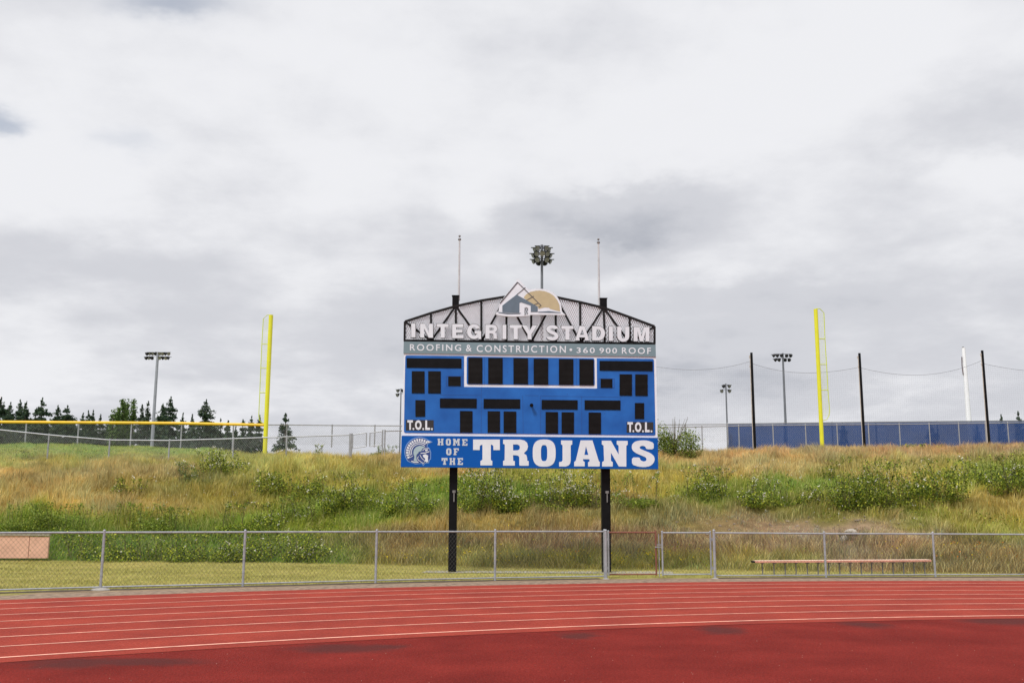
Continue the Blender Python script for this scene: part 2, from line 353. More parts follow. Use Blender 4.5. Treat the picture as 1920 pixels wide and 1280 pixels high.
GRAVEL = mat('gravel_strip', (.20, .135, .09), .95, 0, .3, 7, .8, 60, col2=(.34, .24, .165))
TRO = TR+7*LW+.93
ring('running_track', TR-.42, TRO, .008, TRACKM)
for i in range(8): ring('lane_line', TR+LW*i-(.035 if i == 0 else .025), TR+LW*i+(.035 if i == 0 else .025), .012, LINEM)
ring('gravel_path', TRO, TRO+1.05, .004, GRAVEL)
# inner apron: darker, unpainted, with worn black patches
APRON = mat('dark_red_apron', lin((144, 46, 40))*.61,   .85, 0, .14, .8, .9, 60, detail=12, col2=lin((158, 54, 46))*.62)
APRON.node_tree.nodes['Principled BSDF'].inputs['Specular IOR Level'].default_value = .06
speckle(APRON, .38, 34)
t = APRON.node_tree; ns = t.nodes; b = ns['Principled BSDF']; src = b.inputs['Base Color'].links[0].from_socket
geo = ns.new('ShaderNodeNewGeometry'); nz = ns.new('ShaderNodeTexNoise'); nz.inputs['Scale'].default_value = 2.2; nz.inputs['Detail'].default_value = 9; nz.inputs['Roughness'].default_value = .7
t.links.new(geo.outputs['Position'], nz.inputs['Vector']); wsc = ns.new('ShaderNodeVectorMath'); wsc.operation = 'SCALE'; wsc.inputs['Scale'].default_value = .75
sb = ns.new('ShaderNodeVectorMath'); sb.operation = 'SUBTRACT'; t.links.new(nz.outputs['Color'], sb.inputs[0]); sb.inputs[1].default_value = (.5, .5, .5)
t.links.new(sb.outputs[0], wsc.inputs[0]); adp = ns.new('ShaderNodeVectorMath'); adp.operation = 'ADD'; t.links.new(geo.outputs['Position'], adp.inputs[0]); t.links.new(wsc.outputs[0], adp.inputs[1])
acc = None
for (px, py, sx, sy) in [(640, 1216, 110, 10), (215, 1240, 220, 8), (130, 1246, 90, 9), (1085, 1192, 48, 8), (1350, 1181, 50, 9), (1625, 1171, 52, 8), (1880, 1164, 100, 9), (720, 1212, 60, 6)]:
    P = flat(px, py); wx = sx*P[1]/F; wy = sy*P[1]**2/(F*CH)
    s1 = ns.new('ShaderNodeVectorMath'); s1.operation = 'SUBTRACT'; t.links.new(adp.outputs[0], s1.inputs[0]); s1.inputs[1].default_value = (P[0], P[1], 0)
    s2 = ns.new('ShaderNodeVectorMath'); s2.operation = 'MULTIPLY'; t.links.new(s1.outputs[0], s2.inputs[0]); s2.inputs[1].default_value = (1/wx, 1/wy, 0)
    ln = ns.new('ShaderNodeVectorMath'); ln.operation = 'LENGTH'; t.links.new(s2.outputs[0], ln.inputs[0])
    mr = ns.new('ShaderNodeMapRange'); mr.interpolation_type = 'SMOOTHSTEP'; mr.inputs[1].default_value = 1.15; mr.inputs[2].default_value = .35; t.links.new(ln.outputs['Value'], mr.inputs[0])
    if acc is None: acc = mr.outputs[0]
    else:
        mm = ns.new('ShaderNodeMath'); mm.operation = 'MAXIMUM'; t.links.new(acc, mm.inputs[0]); t.links.new(mr.outputs[0], mm.inputs[1]); acc = mm.outputs[0]
mu = ns.new('ShaderNodeMath'); mu.operation = 'MULTIPLY'; t.links.new(acc, mu.inputs[0]); mu.inputs[1].default_value = .78
mxs = ns.new('ShaderNodeMix'); mxs.data_type = 'RGBA'; t.links.new(mu.outputs[0], mxs.inputs[0]); t.links.new(src, mxs.inputs[6]); mxs.inputs[7].default_value = (*lin((80, 42, 40)), 1)
t.links.new(mxs.outputs[2], b.inputs['Base Color'])
ring('track_apron', 1.0, TR-.42, .004, APRON)
# pale grit scattered on the apron
V = []; Fc = []
for i in range(150):
    px = random.uniform(-40, 1960); py = random.uniform(1165, 1290); P = flat(px, py, .006); s_ = random.uniform(.002, .006)
    if math.hypot(P[0]-TCX, P[1]-TCY) > TR-.5: continue
    b0 = len(V); V += [(P[0]-s_, P[1]-s_, .0065), (P[0]+s_, P[1]-s_*.6, .0065), (P[0], P[1]+s_, .0065), (P[0], P[1], .013)]; Fc += [(b0, b0+1, b0+3), (b0+1, b0+2, b0+3), (b0+2, b0, b0+3)]
mb = MB(); mb.add(V, Fc); tag(mb.build('grit', mat('pale_grit', (.36, .20, .16), .9)), 'pale grit specks scattered over the dark red apron', kind='stuff')
# concrete strip in the lawn under the scoreboard
a, b_, c, d = flat(790, 1073.5), flat(1262, 1076), flat(1262, 1071.5), flat(800, 1070)
mb = MB(); n_ = 30; vs = []
for i in range(n_+1):
    q = i/n_; lo = a+(b_-a)*q; hi = d+(c-d)*q; j = .05*math.sin(9*q)+.03*math.sin(23*q)
    vs += [(lo[0], lo[1]-j, .012), (hi[0], hi[1]+j, .012)]
mb.add(vs, [(2*i, 2*i+2, 2*i+3, 2*i+1) for i in range(n_)]); tag(mb.build('concrete_path', CONC), kind='structure')

# ------------------------------------------------------------------ scoreboard plane
PSI = .016; BN = np.array([math.sin(PSI), -math.cos(PSI), 0]); BP0 = flat(993, 1074)
def BP(px, py, w_=0.0):
    d = ray(px, py); o = np.array([0, 0, CH]); s = ((BP0+BN*w_-o)@BN)/(d@BN); return o+d*s
def fill2d(loops):
    cu = bpy.data.curves.new('tmp', 'CURVE'); cu.dimensions = '2D'; cu.fill_mode = 'BOTH'
    for lp in loops:
        sp = cu.splines.new('POLY'); sp.points.add(len(lp)-1); sp.use_cyclic_u = True
        for i, (x, y) in enumerate(lp): sp.points[i].co = (x/100, -y/100, 0, 1)
    return curve2d(cu, 100)
def curve2d(cu, k=1.0):
    ob = bpy.data.objects.new('tmp', cu); COL.objects.link(ob); bpy.context.view_layer.update()
    me = bpy.data.meshes.new_from_object(ob.evaluated_get(bpy.context.evaluated_depsgraph_get()))
    V = np.array([v.co[:2] for v in me.vertices]).reshape(-1, 2)*k; V[:, 1] *= -1; Fs = [tuple(p.vertices) for p in me.polygons]
    bpy.data.objects.remove(ob); bpy.data.meshes.remove(me); bpy.data.curves.remove(cu)
    key = {}; mp = []                      # weld
    for p in V:
        q = (round(p[0], 4), round(p[1], 4)); mp.append(key.setdefault(q, len(key)))
    W = np.array(list(key.keys())); Fs = [tuple(mp[i] for i in f) for f in Fs]; Fs = [f for f in Fs if len(set(f)) == len(f)]
    return W, Fs
def text2d(s, bold=0.0, spacing=1.0):
    cu = bpy.data.curves.new('tmp', 'FONT'); cu.body = s; cu.size = 1; cu.offset = bold; cu.space_character = spacing; cu.resolution_u = 6
    V, Fs = curve2d(cu); lo, hi = V.min(0), V.max(0); return (V-lo)/(hi-lo), Fs
SL = .0092
def slab(mb, V, Fs, w0, w1, mi=0):
    """V in survey pixels -> plate between offsets w0 (back) and w1 (front)"""
    fr = [BP(x, y, w1) for x, y in V]; bk = [p-BN*(w1-w0) for p in fr]; n = len(V)
    ed = {}
    for f in Fs:
        for i in range(len(f)): e_ = (f[i], f[(i+1) % len(f)]); ed[e_] = 1
    side = [(a, b, b+n, a+n) for (a, b) in ed if (b, a) not in ed]
    mb.add(fr+bk, list(Fs)+[tuple(i+n for i in f[::-1]) for f in Fs]+side, mi)
def plate(mb, loops, w0, w1, mi=0): V, Fs = fill2d(loops); slab(mb, V, Fs, w0, w1, mi)
def rectq(x0, y0, x1, y1): d_ = SL*(x1-x0); return [(x0, y0), (x1, y0+d_), (x1, y1), (x0, y1-d_)]
def quad(mb, q, w0, w1, mi=0): slab(mb, np.array(q, float), [(0, 3, 2, 1)], w0, w1, mi)
def textbox(mb, s, x0, y0, x1, y1, w0, w1, bold=0.0, spacing=1.0, slope=SL):
    V, Fs = text2d(s, bold, spacing); W = np.stack([x0+V[:, 0]*(x1-x0), y0+V[:, 1]*(y1-y0-slope*(x1-x0))+slope*V[:, 0]*(x1-x0)], -1); slab(mb, W, Fs, w0, w1)
def stroke(mb, pts, wd, w0, w1):
    pts = [np.array(p, float) for p in pts]
    L_, R_ = [], []
    for i, p in enumerate(pts):
        d = pts[min(i+1, len(pts)-1)]-pts[max(i-1, 0)]; d /= np.linalg.norm(d)+1e-9; n_ = np.array([-d[1], d[0]])*wd/2; L_.append(p+n_); R_.append(p-n_)
    V = np.array(L_+R_); k = len(pts); slab(mb, V, [(i, i+1, k+i+1, k+i) for i in range(k-1)], w0, w1)
def z8(x0, y0, s): return lambda pts: [(x0+a/s, y0+b/s) for a, b in pts]
def rounded(q, r, which=(0, 1, 2, 3)):
    out = []; q = [np.array(p, float) for p in q]
    for i, p in enumerate(q):
        if i not in which: out.append(tuple(p)); continue
        a = q[i-1]-p; b = q[(i+1) % len(q)]-p; a /= np.linalg.norm(a); b /= np.linalg.norm(b)
        for k_ in range(6):
            t_ = k_/5; p0, p1, p2 = p+a*r, p, p+b*r; out.append(tuple((1-t_)**2*p0+2*t_*(1-t_)*p1+t_*t_*p2))
    return out
base = (BP(993, 1074)[0], BP(993, 1074)[1], 0)
SB = thing('scoreboard', base, 'big blue stadium scoreboard on two black posts behind the track fence', 'scoreboard')
for (xt, yt, xb, yb, wd, wt) in [(854.5, 556, 848.3, 1074, 14.5, 12.5), (1131, 561, 1137.5, 1076, 16, 13)]:
    mb = MB(); B_ = BP(xb, yb, -.36); T_ = BP(xt, yt, -.36); x = (B_[0]+T_[0])/2; y = B_[1]; hw = wd/2*y/F
    zt = BP(xb, 655, -.36)[2]; mb.box((x, y, (zt-.1)/2), hw*2, hw*2, zt+.1, PSI)
    p = mb.build('post', BLACK, SB)
    mb = MB(); hc = wt/2*y/F; zb_ = BP(xt, yt+17, -.25)[2]; q = BP(xt, yt, -.25); mb.box((q[0], q[1], (q[2]+zb_)/2), hc*2, .2, q[2]-zb_, PSI); mb.box((q[0], q[1], q[2]+.012), hc*2+.03, .23, .02, PSI); mb.build('truss_cap', BLACK, SB)
    cb = MB(); cb.box((x+.03, y-hw-.03, 2.12), .03, .05, .26); cb.box((x+.03, y-hw-.03, 2.28), .09, .06, .07)
    cb.build('cable_conduit', BENCHL, p)
# cabinet
mb = MB(); quad(mb, [(757.5, 662.3), (1230, 668.7), (1233, 820.3), (753.6, 816.3)], -.26, 0); CAB = mb.build('display_cabinet', WHITE, SB)
mb = MB(); V_, F_ = fill2d([rounded([(760, 666), (869.9, 667.2), (869.9, 725), (1119.5, 728), (1119, 671.3), (1226, 672.5), (1229, 816), (757.3, 811)], 3.5, (0, 5, 6, 7))]); slab(mb, V_, F_, .001, .012)
plate(mb, [rounded([(875.3, 668), (1114.5, 671.4), (1115.2, 722.6), (874.9, 720.2)], 3.5)], .001, .012); FACE = mb.build('blue_face', BLUE, CAB)
DIG = [(762.5, 671, 865, 689.8), (772, 695.4, 795.9, 736.8), (802.8, 695.5, 826.4, 737), (840.3, 705.5, 863.7, 723.1), (778.8, 749.7, 797, 780.5), (824.9, 746.5, 893.7, 764.7), (906.8, 747.5, 975.2, 765.7),
 (862.4, 770, 885.8, 810.4), (914.3, 770.3, 937.4, 810.6), (944.3, 770.9, 967.9, 811), (877.8, 670, 904.4, 719), (915.3, 670.6, 942.4, 719.4), (962.7, 671.2, 990, 719.7), (1000.6, 672.1, 1027.8, 720.7), (1048, 672.9, 1075, 721.2), (1086.3, 673.4, 1113.2, 721.9),
 (1124.3, 676.2, 1223.7, 695.2), (1126.2, 709.8, 1148.1, 726.6), (1161.8, 701.2, 1184.9, 741.3), (1191.2, 701.5, 1214.3, 741.7), (1190.5, 755, 1207.7, 784.8), (1015.6, 749.3, 1083, 767.3), (1096.2, 749.9, 1163.3, 768.1), (1023.1, 771.8, 1046.2, 812.1), (1053, 772.2, 1076.2, 812.3), (1103.7, 772.8, 1126.8, 813)]
for q in DIG:
    mb = MB(); quad(mb, rectq(*q), .012, .03); wide = (q[2]-q[0]) > 50
    mb.build('caption_bar' if wide else 'digit_window', BLACK if wide else DIGIT, CAB)
for (a, b_, c, d, wx0, wx1) in [(837, 705, 867, 724, 0, 0), (1123, 709.5, 1151.7, 727, 0, 0)]:
    mb = MB(); q = rectq(a, b_, c, d)
    for i in range(4): stroke(mb, [q[i], q[(i+1) % 4]], .7, .012, .016)
    mb.build('window_frame', SEAM, CAB)
mb = MB()
for pts in ([(902.5, 727), (902.3, 812)], [(1013.5, 742), (1013.7, 813)], [(1090.5, 742), (1091, 814)], [(826, 740), (902, 741)], [(1013.5, 742), (1163, 744.5)], [(980, 741), (981, 812)], [(908.5, 668.5), (908.5, 720)], [(1080.5, 671), (1080.8, 722)], [(1163, 744.5), (1163.5, 748)], [(985, 741), (1010, 741.5)]):
    mb = MB(); stroke(mb, pts, .55, .012, .0145); mb.build('panel_seam', SEAM, CAB)
for x, y in ((952, 690), (951, 697), (1063, 738), (1133, 774), (846, 762)):
    mb = MB(); quad(mb, rectq(x, y, x+1.2, y+1.1), .012, .018); mb.build('bolt', SEAM, CAB)
mb = MB(); c = BP(996.3, 759.3, .01); fr = c+BN*.16-np.array([0, 0, .02]); mb.tube([c, fr], .02, 12, .055); mb.tube([c-np.array([0, 0, .0])+BN*.01, c+BN*.03], .03, 10); mb.build('horn', BLACK, CAB)
for (x0, y0, x1, y1, tx0, ty0, tx1, ty1) in [(761, 786.8, 813, 807, 763.8, 787.3, 811.8, 806.4), (1175, 790.6, 1224.8, 811, 1176.5, 790.9, 1223.5, 810.6)]:
    mb = MB(); quad(mb, rectq(x0, y0, x1, y1), .012, .02); p = mb.build('timeouts_plate', mat('charcoal_plate', (.022, .02, .022), .5), CAB)
    for ch, f0, f1 in (('T', 0, .215), ('.', .205, .265), ('O', .30, .555), ('.', .59, .65), ('L', .70, .885), ('.', .925, .99)):
        mb = MB(); lx0 = tx0+f0*(tx1-tx0); lx1 = tx0+f1*(tx1-tx0); dy = SL*(lx0-tx0)
        if ch == '.': quad(mb, rectq(lx0, ty1-4.1-SL*(tx1-lx1), lx1, ty1-.6-SL*(tx1-lx1)), .02, .026); mb.build('full_stop', LETTER, p)
        else: textbox(mb, ch, lx0, ty0+dy, lx1, ty1-SL*(tx1-lx1)-.6, .02, .026, .05); mb.build('letter', LETTER, p)
# sponsor panel
mb = MB(); quad(mb, [(757, 640.2), (1229.3, 646), (1229.8, 668.4), (756.4, 662)], -.12, .03); p = mb.build('sponsor_panel', TEAL, SB)
SP = p; z_ = z8(750, 590, 7.68); s2 = z8(990, 590, 7.68)
def word(s, x0, y0, x1, y1, bold_, sp):
    V, Fs = text2d(s, bold_, sp); W = np.stack([x0+V[:, 0]*(x1-x0), y0+V[:, 1]*(y1-y0-SL*(x1-x0))+SL*V[:, 0]*(x1-x0)], -1)
    par = list(range(len(W)))
    def fd(a):
        while par[a] != a: par[a] = par[par[a]]; a = par[a]
        return a
    for f in Fs:
        for v in f[1:]: par[fd(v)] = fd(f[0])
    grp = {}
    for f in Fs: grp.setdefault(fd(f[0]), []).append(f)
    for g_ in sorted(grp.values(), key=lambda g_: min(W[i][0] for f in g_ for i in f)):
        ids = sorted({i for f in g_ for i in f}); mp = {v: k_ for k_, v in enumerate(ids)}; mb = MB(); slab(mb, W[ids], [tuple(mp[i] for i in f) for f in g_], .03, .036); mb.build('letter', LETTER, SP)
def tb(s, zf, a, b_, c, d, bold, sp=1.0):
    (x0, y0), (x1, y1) = zf([(a, b_), (c, d)]); word(s, x0, y0, x1, y1, bold, sp)
tb('ROOFING', z_, 143, 421, 880, 522, .012, 1.32); tb('&', z_, 950, 430, 1033, 528, .012)
x1 = (990+545/7.68); word('CONSTRUCTION', 750+1105/7.68, 590+434/7.68, x1, 590+548/7.68, .012, 1.32)
mb = MB(); cc = s2([(617, 503)])[0]; V2 = np.array([(cc[0]+2.6*math.cos(a), cc[1]+2.6*math.sin(a)) for a in np.linspace(0, 2*math.pi, 16, endpoint=False)]); slab(mb, V2, [tuple(range(16))], .03, .036); mb.build('bullet_dot', LETTER, SP)
tb('360', s2, 700, 470, 962, 552, .012, 1.25); tb('900', s2, 1028, 475, 1282, 557, .012, 1.25); tb('ROOF', s2, 1352, 470, 1770, 565, .012, 1.30)
# truss
TOPC = [(759, 602.5), (808, 586.5), (854.5, 573.5), (902.5, 563), (949.5, 555.5), (996, 552.5), (1042, 556.5), (1087.7, 566), (1132, 576.5), (1180.5, 594), (1227.5, 611.5)]
BOTC = [(758.5, 638.5), (808.5, 638.8), (855, 639.5), (902.5, 640.2), (949.7, 640.8), (996, 641.4), (1042.3, 642), (1088.3, 642.6), (1134.3, 643.1), (1181.6, 643.7), (1227.5, 644.3)]
mb = MB(); stroke(mb, TOPC, 4.0, -.16, -.10); 
stroke(mb, [(756.8, 638.2), (1229.2, 644.2)], 4.6, -.155, -.09)
for i in range(11): stroke(mb, [TOPC[i], BOTC[i]], 4.0, -.15, -.11)
for a, b_ in [(TOPC[0], BOTC[1]), (BOTC[1], TOPC[2]), (TOPC[2], BOTC[3]), (BOTC[3], TOPC[4]), (TOPC[4], BOTC[5]), (BOTC[5], TOPC[6]), (TOPC[6], BOTC[7]), (BOTC[7], TOPC[8]), (TOPC[8], BOTC[9]), (BOTC[9], TOPC[10])]: stroke(mb, [a, b_], 3.8, -.145, -.115)
for x, y in (BOTC[1], BOTC[3], BOTC[5], BOTC[7], BOTC[9]): slab(mb, np.array([(x-8, y+1), (x+8, y+1), (x+4, y-5), (x-4, y-5)]), [(0, 1, 2, 3)], -.143, -.117)
for x, y in (TOPC[2], TOPC[8]): slab(mb, np.array([(x-6, y), (x+6, y), (x+5, y+6), (x-5, y+6)]), [(0, 1, 2, 3)], -.143, -.117)
TRUSS = mb.build('arched_truss', BLACKM, SB)
tx = np.array([p[0] for p in TOPC]); ty = np.array([p[1] for p in TOPC]); bx = np.array([p[0] for p in BOTC]); by = np.array([p[1] for p in BOTC])
V = []; T = []
for sgn in (-1, 1):
    for x0 in np.arange(700, 1300, 4.1):
        yy = np.arange(552, 645, 1.5); xx = x0+sgn*(yy-600)*.52
        ok = (xx > 760) & (xx < 1226) & (yy > np.interp(xx, tx, ty)) & (yy < np.interp(xx, bx, by))
        if ok.sum() < 2: continue
        k_ = np.where(ok)[0]; a = (xx[k_[0]], yy[k_[0]]); b_ = (xx[k_[-1]], yy[k_[-1]]); hw = .74
        fr = [BP(a[0]-hw, a[1], -.165-sgn*.006), BP(a[0]+hw, a[1], -.165-sgn*.006), BP(b_[0]+hw, b_[1], -.165-sgn*.006), BP(b_[0]-hw, b_[1], -.165-sgn*.006)]
        o_ = len(V); V += fr; T.append((o_, o_+1, o_+2, o_+3)); V += [q-BN*(.008) for q in fr]; T.append((o_+7, o_+6, o_+5, o_+4)); T.append((o_, o_+3, o_+7, o_+4)); T.append((o_+1, o_+5, o_+6, o_+2))
np_mesh('expanded_mesh_screen', np.array(V), np.array(T), SCREENW, None, SB)
# channel letters of the stadium name
NM = [('I', z_, 162, 125, 222, 325), ('N', z_, 290, 127, 475, 330), ('T', z_, 530, 130, 700, 332), ('E', z_, 752, 132, 915, 338), ('G', z_, 965, 133, 1168, 350), ('R', z_, 1230, 142, 1407, 347), ('I', z_, 1475, 143, 1530, 350), ('T', z_, 1580, 146, 1752, 353),
 ('Y', z_, 1756, 150, 1976, 355), ('S', s2, 262, 148, 440, 370), ('T', s2, 480, 158, 655, 362), ('A', s2, 680, 160, 880, 370), ('D', s2, 925, 163, 1108, 370), ('I', s2, 1165, 168, 1222, 375), ('U', s2, 1285, 170, 1458, 388), ('M', s2, 1522, 175, 1748, 382)]
SIDE = mat('grey_letter_return', (.06, .06, .065), .5, 0, .1, 9)
def strokes2d(pts, tx, ty):
    """outline of a thick stroke in the unit box; tx, ty: stem widths across and along"""
    p = np.array(pts, float); L_, R_ = [], []
    for i in range(len(p)):
        d = p[min(i+1, len(p)-1)]-p[max(i-1, 0)]; d = d/np.array([tx, ty]); d /= np.linalg.norm(d)+1e-9; n_ = np.array([-d[1]*tx, d[0]*ty])/2; L_.append(tuple(p[i]+n_)); R_.append(tuple(p[i]-n_))
    return L_+R_[::-1]
def ell(cx, cy, rx, ry, a0, a1, n=14): return [(cx+rx*math.cos(R(a)), cy-ry*math.sin(R(a))) for a in np.linspace(a0, a1, n)]
def bold(ch, w_, h_):
    t_ = 7.6/w_; u_ = 6.0/h_
    if ch == 'I': return [[(0, 0), (1, 0), (1, 1), (0, 1)]]
    if ch == 'T': return [[(0, 0), (1, 0), (1, u_), (.5+t_/2, u_), (.5+t_/2, 1), (.5-t_/2, 1), (.5-t_/2, u_), (0, u_)]]
    if ch == 'N': return [[(0, 0), (t_*1.05, 0), (1-t_, .66), (1-t_, 0), (1, 0), (1, 1), (1-t_*1.05, 1), (t_, .34), (t_, 1), (0, 1)]]
    if ch == 'E': return [[(0, 0), (.97, 0), (.97, u_), (t_, u_), (t_, .5-u_*.45), (.9, .5-u_*.45), (.9, .5+u_*.45), (t_, .5+u_*.45), (t_, 1-u_), (1, 1-u_), (1, 1), (0, 1)]]
    if ch == 'Y': return [[(0, 0), (t_*1.15, 0), (.5, .40), (1-t_*1.15, 0), (1, 0), (.5+t_/2, .62), (.5+t_/2, 1), (.5-t_/2, 1), (.5-t_/2, .62)]]
    if ch == 'M': return [[(0, 0), (t_*1.35, 0), (.5, .66), (1-t_*1.35, 0), (1, 0), (1, 1), (1-t_*.95, 1), (1-t_*.95, .28), (.5+t_*.42, 1), (.5-t_*.42, 1), (t_*.95, .28), (t_*.95, 1), (0, 1)]]
    if ch == 'A': return [[(.5-t_*.62, 0), (.5+t_*.62, 0), (1, 1), (1-t_*1.1, 1), (.72, .79), (.28, .79), (t_*1.1, 1), (0, 1)], [(.5, .24), (.64, .61), (.36, .61)]]
    if ch == 'D': return [[(0, 0), (.5, 0)]+ell(.5, .5, .5, .5, 75, -75)+[(.5, 1), (0, 1)], [(t_, u_), (.47, u_)]+ell(.47, .5, .53-t_, .5-u_, 75, -75)+[(.47, 1-u_), (t_, 1-u_)]]
    if ch == 'U': return [[(0, 0), (t_, 0), (t_, .62)]+ell(.5, .62, .5-t_, .38-u_, 180, 360)+[(1-t_, 0), (1, 0), (1, .62)]+ell(.5, .62, .5, .38, 360, 180)]
    if ch == 'R': return [[(0, 0), (.62, 0)]+ell(.62, .28, .34, .28, 80, -60)+[(.80, .55), (.92, .66), (.94, .92), (1, 1), (1-t_*1.05, 1), (.66, .90), (.64, .70), (.55, .62), (t_, .62), (t_, 1), (0, 1)], [(t_, u_*.95), (.56, u_*.95)]+ell(.56, .295, .13, .295-u_*.95, 75, -75)+[(.56, .40), (t_, .40)]]
    if ch == 'G':
        c = ell(.5, .5, .5-t_/2, .5-u_/2, 32, 325, 30); return [strokes2d(c, t_, u_), [(.54, .46), (1, .46), (1, 1), (1-t_*.62, 1), (1-t_*.75, .84), (1-t_, .64), (.54, .64)]]
    if ch == 'S':
        c = ell(.5, .27, .5-t_/2, .27-u_/2, 12, 180, 14)+[(.5-(.5-t_/2)*.82, .375), (.40, .465), (.62, .525), (.5+(.5-t_/2)*.82, .60)]+ell(.5, .73, .5-t_/2, .27-u_/2, 12, -168, 16); return [strokes2d(c, t_, u_)]
for ch, zf, a, b_, c, d in NM:
    (x0, y0), (x1, y1) = zf([(a, b_), (c, d)]); dy = SL*(x1-x0)
    for w0, w1, g_, nm in ((.0, .006, 0, 'name_letter'), (-.09, -.001, .75, 'letter_return')):
        mb = MB(); xa, xb, ya, yb = x0-g_, x1+g_, y0-g_, y1+g_; lps = [[(xa+u*(xb-xa), ya+dy*u+v*(yb-ya-dy)) for u, v in lp] for lp in bold(ch, x1-x0, y1-y0)]
        if ch == 'G':
            for k_, lp in enumerate(lps): plate(mb, [lp], w0, w1+.0006*k_)
        else: plate(mb, lps, w0, w1)
        if nm == 'name_letter': o = mb.build(nm, LETTER, SB)
        else: mb.build(nm, SIDE, o)
# roof-and-sun emblem above the name
e8 = z8(920, 515, 12.8); mb = MB()
out = [(120, 955), (125, 925), (150, 890), (190, 872), (215, 700), (235, 650), (640, 112), (670, 112), (905, 355), (1010, 345), (1120, 335), (1240, 340), (1380, 370), (1500, 430), (1600, 530), (1670, 660), (1700, 790), (1712, 890), (1800, 965), (1300, 962), (950, 962), (920, 985), (700, 1000), (500, 1008), (300, 990)]
dr = [(808, 800), (850, 778), (897, 800), (897, 955), (808, 975)]
plate(mb, [e8(out), e8(dr)], -.06, .012); EM = mb.build('emblem_plate', WHITE, SB)
mb = MB(); plate(mb, [e8([(280, 740), (620, 475), (860, 610), (1130, 770), (1130, 895), (962, 895), (962, 740), (730, 660), (690, 680), (690, 910), (500, 915), (280, 895)])], .012, .018)
plate(mb, [e8([(160, 890), (280, 905), (500, 925), (730, 915), (700, 942), (400, 948), (200, 918)])], .012, .017); plate(mb, [e8([(1140, 908), (1140, 888), (1400, 870), (1680, 905), (1680, 918)])], .012, .017); mb.build('house_shape', SLATE, EM)
mb = MB(); plate(mb, [e8([(790, 545), (850, 470), (950, 412), (1080, 382), (1180, 378), (1300, 395), (1420, 440), (1520, 510), (1600, 610), (1650, 720), (1665, 880), (1540, 850), (1430, 820), (1400, 790), (1300, 785), (1220, 800), (1150, 825), (1135, 765), (860, 610)])], .012, .016); mb.build('sun_disc', TAN, EM)
mb = MB(); stroke(mb, e8([(222, 690), (645, 178)]), 2.0, .019, .024); stroke(mb, e8([(645, 178), (1215, 745), (1150, 775)]), 1.3, .019, .024)
for a in ([(625, 480), (832, 305)], [(862, 610), (1035, 515)], [(1045, 718), (1150, 678)]): stroke(mb, e8(a), 1.2, .0195, .0235)
mb.build('roof_lines', DKLINE, EM)
MASTM = mat('dull_white_mast', (.52, .53, .55), .5, 0, .1, 4)
# masts on the post caps
for (xt, yt, xb, yb, xc) in [(861.8, 450, 860.3, 556, 854.5), (1121.7, 456, 1123.3, 572, 1131)]:
    A_ = BP(xb, yb, -.25); T_ = BP(xt, yt, -.25); x = A_[0]; y = A_[1]; mb = MB()
    mb.tube([(x, y, A_[2]-.12), (x, y, (A_[2]+T_[2])/2), ((x+T_[0])/2*0+x, y, T_[2])], .036, 10, .026)
    o = mb.build('mast', MASTM, SB)
    mb = MB(); mb.tube([(x, y, T_[2]), (x, y, T_[2]+.05)], .05, 10, .04); mb.ball((x, y, T_[2]+.12), .035); mb.build('mast_cap', BENCHL, o)
    mb = MB(); xx = BP(xc, yb, -.25)[0]; mb.box(((x+xx)/2, y, A_[2]-.10), abs(x-xx)+.03, .06, .04); mb.build('mast_bracket', BLACK, o)
# team sign
mb = MB(); quad(mb, [(753, 816.7), (1233.4, 820.8), (1234.2, 879), (751.3, 875)], -.20, .06); TS = mb.build('team_sign', BLUESIGN, SB)
t3 = z8(880, 815, 10.667); t4 = z8(1050, 815, 10.105)
def sup(cx, cy, rx, ry, n=2.8, k=40):
    return [(cx+rx*math.copysign(abs(math.cos(a))**(2/n), math.cos(a)), cy+ry*math.copysign(abs(math.sin(a))**(2/n), math.sin(a))) for a in np.linspace(0, 2*math.pi, k, endpoint=False)]
def chaikin(p, n=1):
    for _ in range(n):
        o = []
        for i in range(len(p)):
            a = np.array(p[i]); b = np.array(p[(i+1) % len(p)]); o += [tuple(a*.8+b*.2), tuple(a*.2+b*.8)]
        p = o
    return p
S_ = [(1778, 150), (1775, 272), (1635, 270), (1620, 225), (1580, 205), (1530, 210), (1505, 235), (1520, 262), (1600, 295), (1720, 345), (1780, 400), (1797, 460), (1775, 530), (1710, 590), (1600, 610), (1480, 600), (1365, 560), (1362, 425), (1510, 425), (1520, 465), (1545, 490), (1590, 502), (1630, 490), (1642, 462), (1625, 425), (1560, 395), (1450, 350), (1380, 300), (1357, 240), (1370, 170), (1430, 120), (1540, 100), (1660, 105)]
